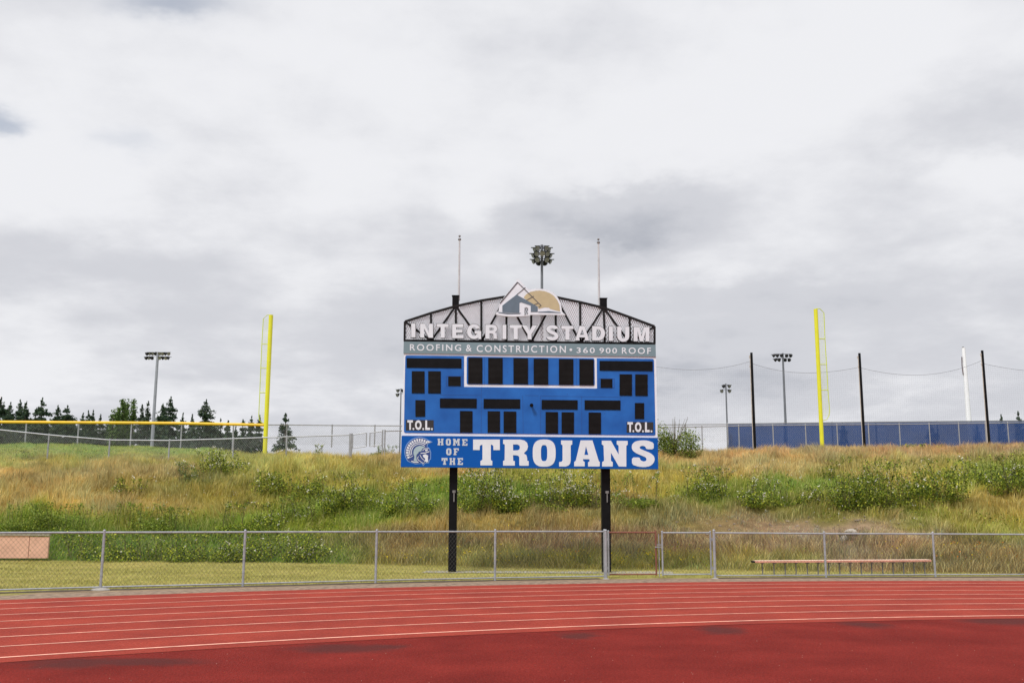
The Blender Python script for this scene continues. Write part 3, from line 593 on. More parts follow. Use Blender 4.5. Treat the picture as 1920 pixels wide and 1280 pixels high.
GL = [[t3([(75, 90), (610, 90), (610, 303), (482, 303), (478, 215), (450, 195), (430, 195), (430, 500), (460, 520), (460, 608), (222, 608), (222, 520), (262, 495), (262, 195), (235, 200), (210, 220), (207, 303), (75, 300)])],
 [t3([(675, 92), (1020, 92), (1100, 110), (1155, 155), (1174, 230), (1155, 300), (1100, 355), (1092, 372), (1140, 400), (1155, 450), (1160, 515), (1188, 522), (1188, 615), (1010, 615), (1000, 600), (998, 440), (975, 415), (930, 405), (872, 405), (878, 515), (910, 525), (910, 612), (675, 612), (675, 520), (705, 505), (710, 200), (700, 185), (675, 180)]), t3([(875, 190), (960, 190), (1000, 210), (1012, 250), (1000, 290), (960, 308), (875, 308)])],
 [t3(sup(1497, 362, 230, 272)), t3(sup(1495, 362, 63, 160, 3.2))],
 [t4([(20, 102), (232, 105), (232, 180), (203, 195), (203, 490), (190, 545), (160, 578), (110, 597), (-17, 597), (-17, 515), (30, 505), (48, 480), (48, 190), (20, 180)])],
 [t4([(390, 102), (615, 102), (735, 495), (755, 510), (752, 597), (532, 597), (532, 515), (560, 500), (560, 460), (437, 458), (437, 490), (468, 510), (468, 594), (268, 594), (270, 510), (298, 490)]), t4([(492, 215), (462, 377), (537, 377)])],
 [t4([(792, 108), (965, 108), (1112, 370), (1110, 200), (1075, 180), (1075, 110), (1283, 112), (1283, 185), (1257, 205), (1257, 600), (1115, 598), (965, 335), (965, 490), (1000, 515), (1000, 597), (797, 597), (800, 510), (835, 490), (825, 200), (792, 180)])],
 [t4(chaikin(S_))]]
for g_ in GL:
    mb = MB(); plate(mb, g_, .06, .068); mb.build('team_letter', LETTER, TS)
SLB = {'H': [[(0, 0), (.42, 0), (.42, .2), (.36, .2), (.36, .4), (.64, .4), (.64, .2), (.58, .2), (.58, 0), (1, 0), (1, .2), (.93, .2), (.93, .8), (1, .8), (1, 1), (.58, 1), (.58, .8), (.64, .8), (.64, .6), (.36, .6), (.36, .8), (.42, .8), (.42, 1), (0, 1), (0, .8), (.07, .8), (.07, .2), (0, .2)]],
 'O': [[(.25, 0), (.75, 0), (1, .2), (1, .8), (.75, 1), (.25, 1), (0, .8), (0, .2)], [(.42, .22), (.58, .22), (.62, .3), (.62, .7), (.58, .78), (.42, .78), (.38, .7), (.38, .3)]],
 'M': [[(0, 0), (.34, 0), (.5, .35), (.66, 0), (1, 0), (1, .2), (.93, .2), (.93, .8), (1, .8), (1, 1), (.62, 1), (.62, .8), (.68, .8), (.68, .4), (.55, .72), (.45, .72), (.32, .4), (.32, .8), (.38, .8), (.38, 1), (0, 1), (0, .8), (.07, .8), (.07, .2), (0, .2)]],
 'E': [[(0, 0), (1, 0), (1, .34), (.78, .34), (.78, .2), (.4, .2), (.4, .4), (.68, .4), (.68, .6), (.4, .6), (.4, .8), (.78, .8), (.78, .66), (1, .66), (1, 1), (0, 1), (0, .8), (.1, .8), (.1, .2), (0, .2)]],
 'F': [[(0, 0), (1, 0), (1, .36), (.78, .36), (.78, .2), (.42, .2), (.42, .42), (.7, .42), (.7, .62), (.42, .62), (.42, .8), (.54, .8), (.54, 1), (0, 1), (0, .8), (.1, .8), (.1, .2), (0, .2)]],
 'T': [[(0, 0), (1, 0), (1, .42), (.78, .42), (.78, .22), (.66, .22), (.66, .8), (.76, .8), (.76, 1), (.24, 1), (.24, .8), (.34, .8), (.34, .22), (.22, .22), (.22, .42), (0, .42)]]}
h8 = z8(750, 815, 13.714); mb = MB()
for ch, a, b_, c, d in [('H', 968, 95, 1118, 265), ('O', 1180, 95, 1308, 270), ('M', 1362, 98, 1540, 272), ('E', 1598, 105, 1735, 275), ('O', 1188, 342, 1322, 520), ('F', 1378, 342, 1512, 518), ('T', 1070, 590, 1222, 765), ('H', 1275, 590, 1420, 768), ('E', 1480, 590, 1618, 770)]:
    plate(mb, [h8([(a+x*(c-a), b_+y*(d-b_)) for x, y in lp]) for lp in SLB[ch]], .06, .066)
mb.build('small_lettering', LGREY, TS)
# helmet emblem: plumed crest, dome, cheek guard and face
mb = MB(); cx, cy = 500, 440
def arc(r, a0, a1, n=24): return [(cx+r*math.cos(a), cy-r*math.sin(a)) for a in np.linspace(R(a0), R(a1), n)]
plate(mb, [h8(arc(385, 218, 52, 30)+[(840, 180), (720, 235), (700, 300), (760, 340), (798, 440), (795, 630), (760, 640), (745, 720), (640, 735), (600, 795), (560, 735), (400, 752), (250, 700)])], .06, .064)
o1 = mb.build('helmet_emblem', LBLUE, TS)
mb = MB(); plate(mb, [h8(arc(366, 216, 54, 30)+[(812, 182), (700, 228), (684, 300), (745, 345), (780, 440), (778, 615), (742, 630), (728, 705), (630, 720), (600, 768), (570, 720), (400, 735), (262, 690)])], .0645, .067); mb.build('emblem_ground', DBLUE, o1)
mb = MB()
angs = np.linspace(212, 48, 15)
for i in range(14):
    a0, a1 = angs[i], angs[i+1]; wd = (a0-a1)*.16
    plate(mb, [h8([(cx+345*math.cos(R(a0-wd)), cy-345*math.sin(R(a0-wd))), (cx+345*math.cos(R(a1+wd)), cy-345*math.sin(R(a1+wd))), (cx+278*math.cos(R(a1+wd)), cy-278*math.sin(R(a1+wd))), (cx+278*math.cos(R(a0-wd)), cy-278*math.sin(R(a0-wd)))])], .067, .069)
plate(mb, [h8([(690, 140), (800, 182), (700, 210)])], .067, .069)
stroke(mb, h8(arc(250, 200, 52)), 1.7, .067, .069); stroke(mb, h8(arc(205, 200, 48)), 1.3, .067, .069)
plate(mb, [h8([(580, 520), (650, 490), (725, 530), (715, 600), (722, 690), (680, 702), (642, 672), (650, 610), (600, 565)])], .067, .070)
stroke(mb, h8([(530, 470), (640, 462), (755, 425)]), 1.6, .067, .070); stroke(mb, h8([(580, 400), (640, 350), (735, 345)]), 1.2, .067, .070)
stroke(mb, h8([(510, 510), (560, 600), (640, 665), (605, 735), (465, 640), (450, 585), (480, 550)]), 1.1, .067, .070)
plate(mb, [h8([(640, 375), (720, 370), (700, 412), (650, 415)])], .067, .070)
stroke(mb, h8([(290, 672), (370, 700), (475, 700)]), 1.8, .067, .069); stroke(mb, h8([(230, 590), (330, 540)]), 1.0, .067, .069)
mb.build('emblem_highlights', LETTER, o1)
mb = MB(); plate(mb, [h8([(345, 440), (360, 370), (420, 305), (510, 275), (600, 290), (650, 325), (575, 352), (545, 420), (480, 432), (470, 470), (430, 500), (418, 560), (432, 650), (460, 680), (350, 672), (372, 560), (348, 500)])], .067, .0695); mb.build('emblem_dome', HELM, o1)

# ------------------------------------------------------------------ chain-link fences
def mesh_wires(mb_V, P0, P1, z0, z1, pitch, rw):
    """diamond mesh between two points; z0/z1 = (bottom, top) at each end"""
    d = P1-P0; Ln = np.linalg.norm(d[:2]); u = d/Ln
    h = (z0[1]-z0[0]+z1[1]-z1[0])/2; out = []
    for sg in (-1, 1):
        for s0 in np.arange(-h, Ln+h, pitch):
            a, b = s0, s0+sg*h*.85
            lo, hi = 0.0, 1.0
            f = lambda t_: s0+(t_)*(b-a)
            ts = sorted([((0-a)/(b-a)), ((Ln-a)/(b-a))]); lo, hi = max(0, ts[0]), min(1, ts[1])
            if hi <= lo: continue
            for_pts = []
            for t_ in (lo, hi):
                s_ = a+(b-a)*t_; q = s_/Ln; zb = z0[0]+(z1[0]-z0[0])*q; zt = z0[1]+(z1[1]-z0[1])*q
                for_pts.append(np.array([P0[0]+u[0]*s_, P0[1]+u[1]*s_, zb+(zt-zb)*t_]))
            out.append(for_pts)
    for a, b in out: mb_V.wire(a, b, rw)
def fence(name, label, cat, pts, group=None, pr=.03, rr=.022, pitch=.094, rw=.0021, bottom=True, fabric=None, railmat=None, postmat=None, wiremat=None, posts=None, toprail=True, capball=True):
    """pts: list of (x, y, zbase, ztop)"""
    pts = [np.array(p, float) for p in pts]
    root = thing(name, (pts[0][0], pts[0][1], pts[0][2]), label, cat, group)
    postmat = postmat or GALV; railmat = railmat or GALV
    for i, p in enumerate(pts):
        if posts is not None and i not in posts: continue
        mb = MB(); mb.tube([(p[0], p[1], p[2]-.1), (p[0], p[1], p[3]+.03)], pr, 8)
        if capball: mb.ball((p[0], p[1], p[3]+.035), pr*1.05, 5)
        for zz in (.25, .5, .75): mb.tube([(p[0], p[1], p[2]+(p[3]-p[2])*zz), (p[0], p[1], p[2]+(p[3]-p[2])*zz+.012)], pr*1.25, 8)
        mb.build('post', postmat, root)
    if toprail:
        mb = MB(); mb.tube([(p[0], p[1], p[3]) for p in pts], rr, 8); mb.build('top_rail', railmat, root)
    if bottom:
        mb = MB(); mb.tube([(p[0], p[1], p[2]+.07) for p in pts], rr*.85, 6); mb.build('bottom_rail', railmat, root)
    mb = MB()
    for a, b in zip(pts[:-1], pts[1:]): mesh_wires(mb, a[:3], b[:3], (a[2]+.05, a[3]), (b[2]+.05, b[3]), pitch, rw)
    if mb.v: mb.build('chain_mesh', wiremat or GALVD, root)
    return root
def near(px, yt, yb, dy=0):
    P = flat(px, yb); T_ = at(px, yt, P[1]); return (P[0], P[1], 0.0, T_[2])
NP = [near(188, 997.6, 1106), near(455, 997, 1099.5), near(704, 996.5, 1093), near(928, 996, 1088), near(1134, 996, 1084.5)]
def ext(a, b, k):     # continue the fence outside the frame
    a = np.array(a); b = np.array(b); return tuple(a+(a-b)*k)
L0 = ext(NP[0], NP[1], 1.0); L0 = (L0[0], L0[1]-.25, 0, L0[3]); L1 = ext(L0, NP[0], 1.0); L1 = (L1[0], L1[1]-.35, 0, L1[3])
fence('chain_link_fence', 'low grey chain-link fence along the track, from the left edge to the gate', 'fence', [L1, L0]+NP, 'low chain-link fences beside the track')
P = NP[0]; mb = MB(); mb.ball((P[0], P[1], 0), .17, 7, (1.3, 1, .35)); tag(mb.build('post_footing', CONC, org=(P[0], P[1], 0)), 'exposed concrete footing under the leftmost visible track-fence post', 'footing')
RP = [near(1341, 998.5, 1083.5), near(1549, 1000, 1082.5), near(1754, 1000.6, 1081.5), near(1957, 1001.6, 1081)]
r1 = ext(RP[3], RP[2], 1.0)
fence('chain_link_fence', 'low grey chain-link fence along the track right of the gate, before the long bench', 'fence', RP+[r1], 'low chain-link fences beside the track')
def gate(label, pxa, pxb, yt, yb, top_m, side_m, latch=True):
    A = near(pxa, yt, yb); B = near(pxb, yt, yb-.6); A = np.array(A); B = np.array(B); root = thing('gate', (A[0], A[1], 0), label, 'gate', 'the two leaves of the track gate')
    zt = A[3]; z0 = .09
    mb = MB(); mb.tube([(A[0], A[1], zt), (B[0], B[1], zt)], .022, 8); mb.build('top_rail', top_m, root)
    mb = MB(); mb.tube([(A[0], A[1], z0), (B[0], B[1], z0)], .02, 8); mb.build('bottom_rail', side_m[1] if isinstance(side_m, tuple) else side_m, root)
    for k_, P in enumerate((A, B)):
        mb = MB(); mb.tube([(P[0], P[1], z0-.03), (P[0], P[1], zt+.03)], .024, 8); mb.ball((P[0], P[1], zt+.03), .027, 5)
        for zz in (.4, .75, 1.0): mb.tube([(P[0], P[1], zz), (P[0], P[1], zz+.015)], .03, 8)
        mb.build('stile', side_m[k_] if isinstance(side_m, tuple) else side_m, root)
    mb = MB(); mesh_wires(mb, A[:3], B[:3], (z0, zt), (z0, zt), .094, .0021); mb.build('chain_mesh', GALVD, root); return root, A, B
g1, A1, B1 = gate('gate leaf with a rusty red top rail, beside the black scoreboard post', 1141.5, 1231, 997.5, 1083, RUST, (GALV, RUST))
g2, A2, B2 = gate('grey gate leaf with a bare silver top rail, right of the rusty one', 1243, 1334, 998.3, 1083, GALV, GALV)
mb = MB(); mb.box((B1[0]+.05, B1[1]-.03, .80), .16, .03, .03); mb.box((B1[0]+.08, B1[1]-.03, .86), .13, .03, .025); mb.build('latch', GALV, g1)
mb = MB(); mb.tube([(B1[0]+.075, B1[1]-.03, .02), (B1[0]+.075, B1[1]-.03, 1.15)], .012, 6); mb.build('drop_rod', GALV, g1)
for G_, P, s_ in ((g1, A1, -1), (g2, B2, 1)):
    for zz in (.25, 1.0): mb = MB(); mb.box((P[0]+s_*.045, P[1], zz), .10, .04, .035); mb.tube([(P[0]+s_*.04, P[1], zz-.04), (P[0]+s_*.04, P[1], zz+.04)], .018, 8); mb.build('hinge', GALV, G_)
for px, yb, lab in ((1136.5, 1085, 'thick steel gate post left of the rusty-topped gate leaf'), (1341, 1084, 'thick pale steel gate post right of the grey gate leaf')):
    P = flat(px, yb); zt = at(px, 994.5, P[1])[2]; o = thing('gate_post', P, lab, 'gate post', 'posts of the track gate')
    mb = MB(); mb.tube([(P[0], P[1]+.0, -.1), (P[0], P[1], zt)], .036, 12); mb.build('post', GALV, o); mb = MB(); mb.ball((P[0], P[1], zt), .04, 7); mb.build('post_cap', GALV, o)
    mb = MB(); mb.ball((P[0], P[1], 0), .08, 6, (1.2, 1, .3)); mb.build('footing', CONC, o)

SOILD = mat('dark_soil', (.10, .075, .055), .95, 0, .35, 9, .8, 30)
for pl in ([L1, L0]+NP, RP+[r1]):
    mb = MB(); q = []
    for a, b in zip(pl[:-1], pl[1:]):
        a = np.array(a[:2]); b = np.array(b[:2]); d = (b-a)/np.linalg.norm(b-a); nn = np.array([-d[1], d[0]])
        for k_ in range(24): p = a+(b-a)*k_/24; w0 = .07+.06*vnoise(np.array(p[0]*3), np.array(1.3)); w1 = .16+.12*vnoise(np.array(p[0]*2.3), np.array(7.3)); q += [(*(p-nn*w0), .009), (*(p+nn*w1), .009)]
    mb.add(q, [(2*i, 2*i+2, 2*i+3, 2*i+1) for i in range(len(q)//2-1)]); tag(mb.build('soil_strip', SOILD), kind='structure')
# fences on the bank
def up(px, yr, Y, h=1.22):
    P = at(px, yr, Y); gz = float(H(P[0], P[1])); return (P[0], P[1], min(P[2]-h, gz+.05) if abs(P[2]-h-gz) < .5 else P[2]-h, P[2])
rb = lambda px: np.interp(px, [-120, 0, 92, 206, 318, 438, 538, 658], [793, 805.5, 815, 824.5, 825.5, 822, 818.5, 815])
fence('chain_link_fence', 'grey chain-link fence dipping across the bank in front of the yellow-capped one', 'fence', [up(p, float(rb(p)), 50) for p in (-140, -25, 92, 206, 318, 438, 538, 658)], 'fences on the bank', rr=.03, pr=.04, pitch=.11, rw=.0035, wiremat=WIREFAR, bottom=False)
ra = lambda px: np.interp(px, [-150, 0, 50, 320, 500], [790, 791, 791.4, 793.2, 796.8])
pA = [up(p, float(ra(p)), 58) for p in (-146, -48, 50, 148, 247, 341, 438, 499)]
fa = fence('outfield_fence', 'chain-link outfield fence with a fat yellow cap, ending at the left foul pole', 'fence', pA, 'fences on the bank', rr=.03, pr=.045, pitch=.12, rw=.0035, wiremat=WIREFAR, bottom=False)
mb = MB(); mb.tube([(p[0], p[1], p[3]+.01) for p in pA], .085, 10); mb.build('yellow_cap', YCAP, fa)
fence('outfield_fence', 'plain grey outfield fence running behind the scoreboard from the left foul pole', 'fence', [up(p, y, d) for p, y, d in ((499, 796, 58), (538, 796, 59), (623, 797, 60), (703, 797.5, 61), (783, 798, 62), (865, 798, 62.5), (950, 797.5, 63), (1035, 797, 63.5), (1120, 796.5, 64), (1205, 796, 64.5), (1285, 795.5, 65), (1364, 795, 65.5))], 'fences on the bank', rr=.03, pr=.04, pitch=.13, rw=.0035, wiremat=WIREFAR, bottom=False)
# little gate on the bank, left of the scoreboard
GA = np.array(up(658, 814.5, 50)); GM = np.array(up(690, 811, 50)); GB = np.array(up(719.5, 808, 50))
for P, lab in ((GA, 'doubled grey gate post on the bank where the left fence ends'), (GB, 'grey gate post on the bank nearest the scoreboard')):
    o = thing('gate_post', P[:3], lab, 'gate post', 'gate posts on the bank')
    for dx in (-.05, .06):
        mb = MB(); mb.tube([(P[0]+dx, P[1], P[2]-.4), (P[0]+dx, P[1], P[3]+.05)], .035, 8); mb.ball((P[0]+dx, P[1], P[3]+.05), .04, 5); mb.build('post', GALV, o)
for A_, B_, lab in ((GA, GM, 'small chain-link gate leaf on the bank, the one farther from the scoreboard'), (GM, GB, 'small chain-link gate leaf on the bank, the one nearer the scoreboard')):
    o = thing('gate', A_[:3], lab, 'gate', 'gate leaves on the bank'); dx = .1; z0 = -.68
    A_ = A_+np.array([dx, 0, 0, 0]); B_ = B_-np.array([dx*.7, 0, 0, 0]); mb = MB()
    loop = [(A_[0], A_[1], A_[3]+z0), (A_[0], A_[1], A_[3]), (B_[0], B_[1], B_[3]), (B_[0], B_[1], B_[3]+z0), (A_[0], A_[1], A_[3]+z0)]
    for a, b in zip(loop[:-1], loop[1:]): mb.tube([a, b], .025, 6)
    mb.build('gate_frame', GALV, o); mb = MB(); mesh_wires(mb, A_[:3], B_[:3], (A_[3]+z0, A_[3]), (B_[3]+z0, B_[3]), .11, .0035); mb.build('chain_mesh', WIREFAR, o)
fence('chain_link_fence', 'chain-link fence on the bank passing behind the scoreboard to the right edge', 'fence', [up(p, y, d, 1.5) for p, y, d in ((722, 808, 50), (790, 806, 51), (870, 804.5, 52.5), (950, 803.5, 54), (1030, 802.5, 55.5), (1100, 802, 57), (1175, 801.5, 58), (1245, 801, 59), (1316, 799.5, 60), (1385, 798, 60), (1449, 797, 60.3), (1510, 796.5, 60.6), (1569, 796, 60.9), (1628, 795.5, 61.2), (1686, 795, 61.5), (1742, 794.3, 61.8), (1797, 793.6, 62), (1847, 793, 62.2), (1889, 792.5, 62.4), (1935, 792, 62.6), (1985, 791.5, 62.8))], 'fences on the bank', rr=.028, pr=.035, pitch=.14, rw=.0018, wiremat=WIREFAR, bottom=False)
# windscreen fence
wp = [up(p, y, 66, 1.75) for p, y in ((1364, 794.5), (1470, 793.2), (1560, 792), (1642, 791), (1757, 790), (1870, 789), (1990, 788), (2100, 787))]
fw = fence('outfield_fence', 'outfield fence covered by a translucent dark blue windscreen along the bank top', 'fence', wp, 'fences on the bank', rr=.035, pr=.04, pitch=9, rw=.003, wiremat=WIREFAR, railmat=POLEG, bottom=False)
mb = MB()
for a, b in zip(wp[:-1], wp[1:]):
    k_ = 8
    for i in range(k_):
        p = np.array(a)+(np.array(b)-np.array(a))*i/k_; q = np.array(a)+(np.array(b)-np.array(a))*(i+1)/k_
        oy = lambda i: .07+.025*math.sin(i*2.1+a[0])
        mb.add([(p[0], p[1]-oy(i), p[2]-.4), (q[0], q[1]-oy(i+1), q[2]-.4), (q[0], q[1]-.045, q[3]-.05), (p[0], p[1]-.045, p[3]-.05)], [(0, 1, 2, 3)])
mb.build('windscreen', SCREENB, fw, smooth=True)

# ------------------------------------------------------------------ foul poles
def foul(label, Y, top, bot, r, wing, rungs, side):
    T_ = at(*top, Y); B_ = at(*bot, Y); x = (T_[0]+B_[0])/2; gz = min(B_[2]-.3, float(H(x, Y))-.2)
    o = thing('foul_pole', (x, Y, gz), label, 'foul pole', 'yellow foul poles')
    mb = MB(); mb.tube([(x, Y, gz), (x, Y, T_[2])], r, 14); mb.build('pole', YELLOW, o)
    W = [at(a, b, Y) for a, b in wing]; xs_ = [p[0]-(T_[0]+(B_[0]-T_[0])*((T_[2]-p[2])/(T_[2]-B_[2])))+x for p in W]
    pts = [(xx, Y, p[2]) for xx, p in zip(xs_, W)]
    mb = MB(); mb.tube(pts, .022, 6); ox = max(pts, key=lambda p: abs(p[0]-x))[0]
    for yy in rungs:
        z_ = at(top[0], yy, Y)[2]; zz = sorted(pts, key=lambda p: abs(p[2]-z_)); ex = np.interp(z_, sorted([p[2] for p in pts[2:]]), [p[0] for p in sorted(pts[2:], key=lambda p: p[2])])
        mb.tube([(x, Y, z_), (ex, Y, z_)], .025, 6)
    mb.build('wing_frame', YGREEN, o)
    mb = MB(); zt = max(p[2] for p in pts); zb = min(p[2] for p in pts); srt = sorted(pts[1:], key=lambda p: p[2])
    for q in np.linspace(.2, .85, 5): mb.wire((x+(ox-x)*q, Y, zb+.2), (x+(ox-x)*q, Y, zt-.25), .004)
    for zz in np.arange(zb+.3, zt-.2, .09): mb.wire((x, Y, zz), (x+(ox-x)*.93, Y, zz), .0025)
    mb.build('wing_mesh', YGREEN, o)
foul('bright yellow foul pole ending the yellow-capped fence, mesh wing on its left', 57.6, (508.3, 590.5), (496, 858)  , .128, [(504, 590.5), (501, 590.8), (493.8, 597.5), (491, 645), (489, 690), (487, 736), (485, 780), (486, 787), (491, 792), (496, 793)], (645, 690, 736), -1)
foul('bright yellow foul pole before the blue windscreen, mesh wing on its right', 56, (1529.6, 579.5), (1541.3, 838), .115, [(1531, 578.5), (1537.5, 578.6), (1545.3, 586.5), (1547, 635), (1550, 683), (1552.5, 731), (1555.3, 769), (1554.5, 778), (1550, 786), (1543, 788)], (635, 683, 731), 1)

# ------------------------------------------------------------------ net poles, nets, flagpole
NPP = [(1190, 668, 1193, 838), (1408.5, 661, 1415.5, 834), (1610.5, 662, 1621.5, 834), (1841, 657, 1854.5, 824), (2085, 652, 2104, 820)]
labs = [None, 'black net pole between the small floodlight and the tall one, first right of the scoreboard', 'black net pole just right of the right foul pole', 'black net pole beside the white flagpole', None]
NPW = []
for (a, b, c, d), lab in zip(NPP, labs):
    T_ = at(a, b, 56.3); B_ = at(c, d, 56.3); x = (T_[0]+B_[0])/2; NPW.append((x, T_[2], B_[2]))
    if lab is None: lab = None
    if a > 1900: continue
    o = thing('net_pole', (x, 56.3, B_[2]-.4), lab or 'black net pole hidden behind the right half of the scoreboard', 'pole', 'black poles of the safety net')
    mb = MB(); mb.tube([(x, 56.3, B_[2]-.4), (x, 56.3, T_[2])], .085, 12, .07); mb.build('pole', BLACK, o)
    mb = MB(); mb.tube([(x-.11, 56.25, B_[2]-.2), (x-.10, 56.25, T_[2]-.15)], .022, 6); mb.box((x-.12, 56.25, T_[2]-.25), .06, .05, .12); mb.box((x-.12, 56.25, T_[2]-.8), .05, .05, .1); mb.build('conduit', mat('beige_conduit', (.5, .45, .4), .6), o)
CAB_ = [[(1193, 680), (1231.5, 687), (1273, 692.5), (1326, 692), (1361.7, 688), (1406.8, 677)], [(1410, 681), (1450, 692.5), (1521, 698.4), (1565, 696), (1607, 689)], [(1613, 689), (1650, 697.5), (1704, 702.9), (1750, 700), (1799.6, 691.6), (1839, 676)], [(1845, 681.6), (1880, 689), (1920, 694), (1970, 697), (2030, 694), (2085, 684)]]
nl = ['thin net sagging from its top cable between the scoreboard and the first black pole', 'thin net sagging behind the right foul pole between the first two black poles', 'thin net sagging between the second black pole and the black pole by the flagpole', 'thin net leaving the frame at the right edge']
for pts, lab in zip(CAB_, nl):
    W = [at(a, b, 56.35) for a, b in pts]; xs_ = np.array([p[0] for p in W]); zs_ = np.array([p[2] for p in W])
    co = np.polyfit(xs_, zs_, min(3, len(xs_)-1)); xx = np.linspace(xs_[0], xs_[-1], 30); zz = np.polyval(co, xx); zz += 0
    root = thing('safety_net', (xx[0], 56.35, 5.0), lab, 'net', 'net bays between the black poles')
    mb = MB(); mb.tube([(a, 56.35, b) for a, b in zip(xx, zz)], .010, 5); mb.build('top_cable', NETM, root)
    mb = MB()
    for x in np.arange(xx[0], xx[-1], .12): mb.wire((x, 56.35, float(np.polyval(co, x))), (x, 56.35, 5.2), .0014)
    z_ = zz.max()
    for z_ in np.arange(5.2, zz.max(), .12):
        seg = xx[zz > z_]
        if len(seg) > 1:
            brk = np.split(seg, np.where(np.diff(seg) > (xx[1]-xx[0])*1.5)[0]+1)
            for s_ in brk:
                if len(s_) > 1: mb.wire((s_[0], 56.35, z_), (s_[-1], 56.35, z_), .0014)
    mb.build('netting', NETM, root)
T_ = at(1807.3, 652, 75); B_ = at(1818.5, 830, 75); x = (T_[0]+B_[0])/2
o = thing('flagpole', (x, 75, B_[2]-.5), 'thick tapered white flagpole without a flag, behind the blue windscreen', 'flagpole')
mb = MB(); mb.tube([(x, 75, B_[2]-.8), (x, 75, T_[2])], .23, 16, .12); mb.build('pole', FLAGW, o)
mb = MB(); mb.ball((x-.03, 75, T_[2]+.07), .075, 8); mb.tube([(x-.12, 75, T_[2]-.02), (x+.05, 75, T_[2]+.01)], .03, 8); mb.build('finial', GALV, o)
mb = MB(); mb.tube([(x-.2, 74.95, T_[2]-.7), (x-.23, 74.95, T_[2]-1.4), (x-.19, 74.95, T_[2]-2.1)], .035, 6); mb.build('halyard', mat('dark_halyard', (.10, .05, .05), .8), o)

# ------------------------------------------------------------------ floodlights
def lamp(mb_root, c, s, face, parent):
    """bowl lamp: dark housing, pale reflector looking along face"""
    c = np.array(c, float); f = np.array(face, float); f /= np.linalg.norm(f)
    mb = MB(); mb.tube([c-f*s*.55, c-f*s*.25, c+f*s*.28], s*.20, 10, s*.52); o = mb.build('lamp', LAMPB, parent)
    mb = MB(); mb.tube([c+f*s*.16, c+f*s*.285], s*.44, 10, s*.5); mb.build('reflector', LAMPW, o)
    mb = MB(); v0 = c+f*s*.28; mb.box((v0[0]+f[0]*s*.2, v0[1]+f[1]*s*.2, v0[2]+s*.42), s*.9, s*.5, s*.05, math.atan2(-f[0], f[1])*0); mb.build('visor', LAMPB, o)
def flood(label, Y, top, bot, r0, r1, rows, s, pm, base_extra=1.5):
    T_ = at(*top, Y); B_ = at(*bot, Y); x = (T_[0]+B_[0])/2 if abs(top[0]-bot[0]) < 30 else B_[0]
    gz = float(H(x, Y))-.3; o = thing('floodlight_mast', (x, Y, gz), label, 'floodlight', 'sports floodlights on poles')
    mb = MB(); mb.tube([(x, Y, gz), (x, Y, T_[2])], r0, 12, r1); mb.build('pole', pm, o)
    for (yy, offs, kind) in rows:
        z_ = at(top[0], yy, Y)[2]; hw = max(abs(q[0]) for q in offs)*Y/F
        mb = MB()
        if kind == 'bar': mb.tube([(x-hw, Y, z_), (x+hw, Y, z_)], .045*s/.5, 6)
        else:
            n_ = 16; mb.tube([(x+hw*math.cos(2*math.pi*i/n_), Y+hw*math.sin(2*math.pi*i/n_), z_) for i in range(n_+1)], .035, 5); mb.tube([(x-hw, Y, z_), (x+hw, Y, z_)], .04, 5); mb.tube([(x, Y-hw, z_), (x, Y+hw, z_)], .04, 5)
        mb.build('crossarm', pm, o)
        for (q, fx, fy) in offs:
            yo = 0
            if kind == 'ring': yo = -math.copysign(math.sqrt(max(0, 1-(q*Y/F/hw)**2))*hw, fy)*-1
            lamp(None, (x+q*Y/F, Y+yo, z_-s*.42), s, (fx, fy, -.55), o)
    return o
rg = lambda xs_: [(q, q/14+.2, -.5) for q in xs_]
flood('tall floodlight with a round three-tier lamp cluster rising behind the scoreboard emblem', 95, (1016.2, 459), (1016, 640), .17, .12,
      [(463.5, [(-12.5, -1, -.4), (-7, -.6, -.8), (7, .6, -.8), (12.5, 1, -.4), (-9, -.8, .6), (9, .8, .6)], 'ring'), (474.5, [(-15.5, -1, -.3), (-9, -.6, -.8), (0.5, 0, -1), (9, .6, -.8), (15.5, 1, -.3), (-11, -.8, .6), (11, .8, .6)], 'ring'),
       (485.5, [(-15, -1, -.3), (-8, -.5, -.8), (8, .5, -.8), (15, 1, -.3), (-6, -.4, .8), (6, .4, .8)], 'ring')], .52, POLEG, 6)
flood('tall pale floodlight with two wide rows of lamps above the left trees', 78, (296.4, 660), (284, 842), .14, .10,
      [(660, [(q, (q/20), -1 if i % 3 else .7) for i, q in enumerate((-20, -14.5, -9, -3.5, 3.5, 9, 14.5, 20))], 'bar'), (668, [(q, (q/20), -1 if i % 2 else .7) for i, q in enumerate((-21, -15.5, -10, 4, 10, 15.5, 20.5))], 'bar')], .28, POLEL)
flood('nine-lamp floodlight between the first net pole and the right foul pole', 105, (1467.3, 662), (1473.5, 800), .16, .10,
      [(663.5, [(-17, -.8, .8), (-10, -.5, .8), (-2, -.2, .8), (7, .4, .8), (14.5, .8, .8)], 'bar'), (671.5, [(-14, -.6, .8), (-7, -.3, .8), (4, .3, .8), (11.5, .6, .8)], 'bar')], .38, POLEG)
flood('small four-lamp floodlight on a thin pole at the left end of the blue windscreen', 90, (1361.3, 719), (1363, 800), .09, .06,
      [(721, [(-4, -.5, .8), (6, .6, -.8)], 'bar'), (730, [(-7.5, -.6, -.8), (6, .5, -.8)], 'bar')], .32, POLEG)
flood('small floodlight on a thin pole peeking out at the left edge of the scoreboard', 90, (751.8, 728), (750, 830), .07, .05,
      [(729.5, [(-5.5, -.7, -.8), (3.5, .8, .8)], 'bar'), (737.5, [(-6, -.7, -.8)], 'bar')], .32, POLEG)

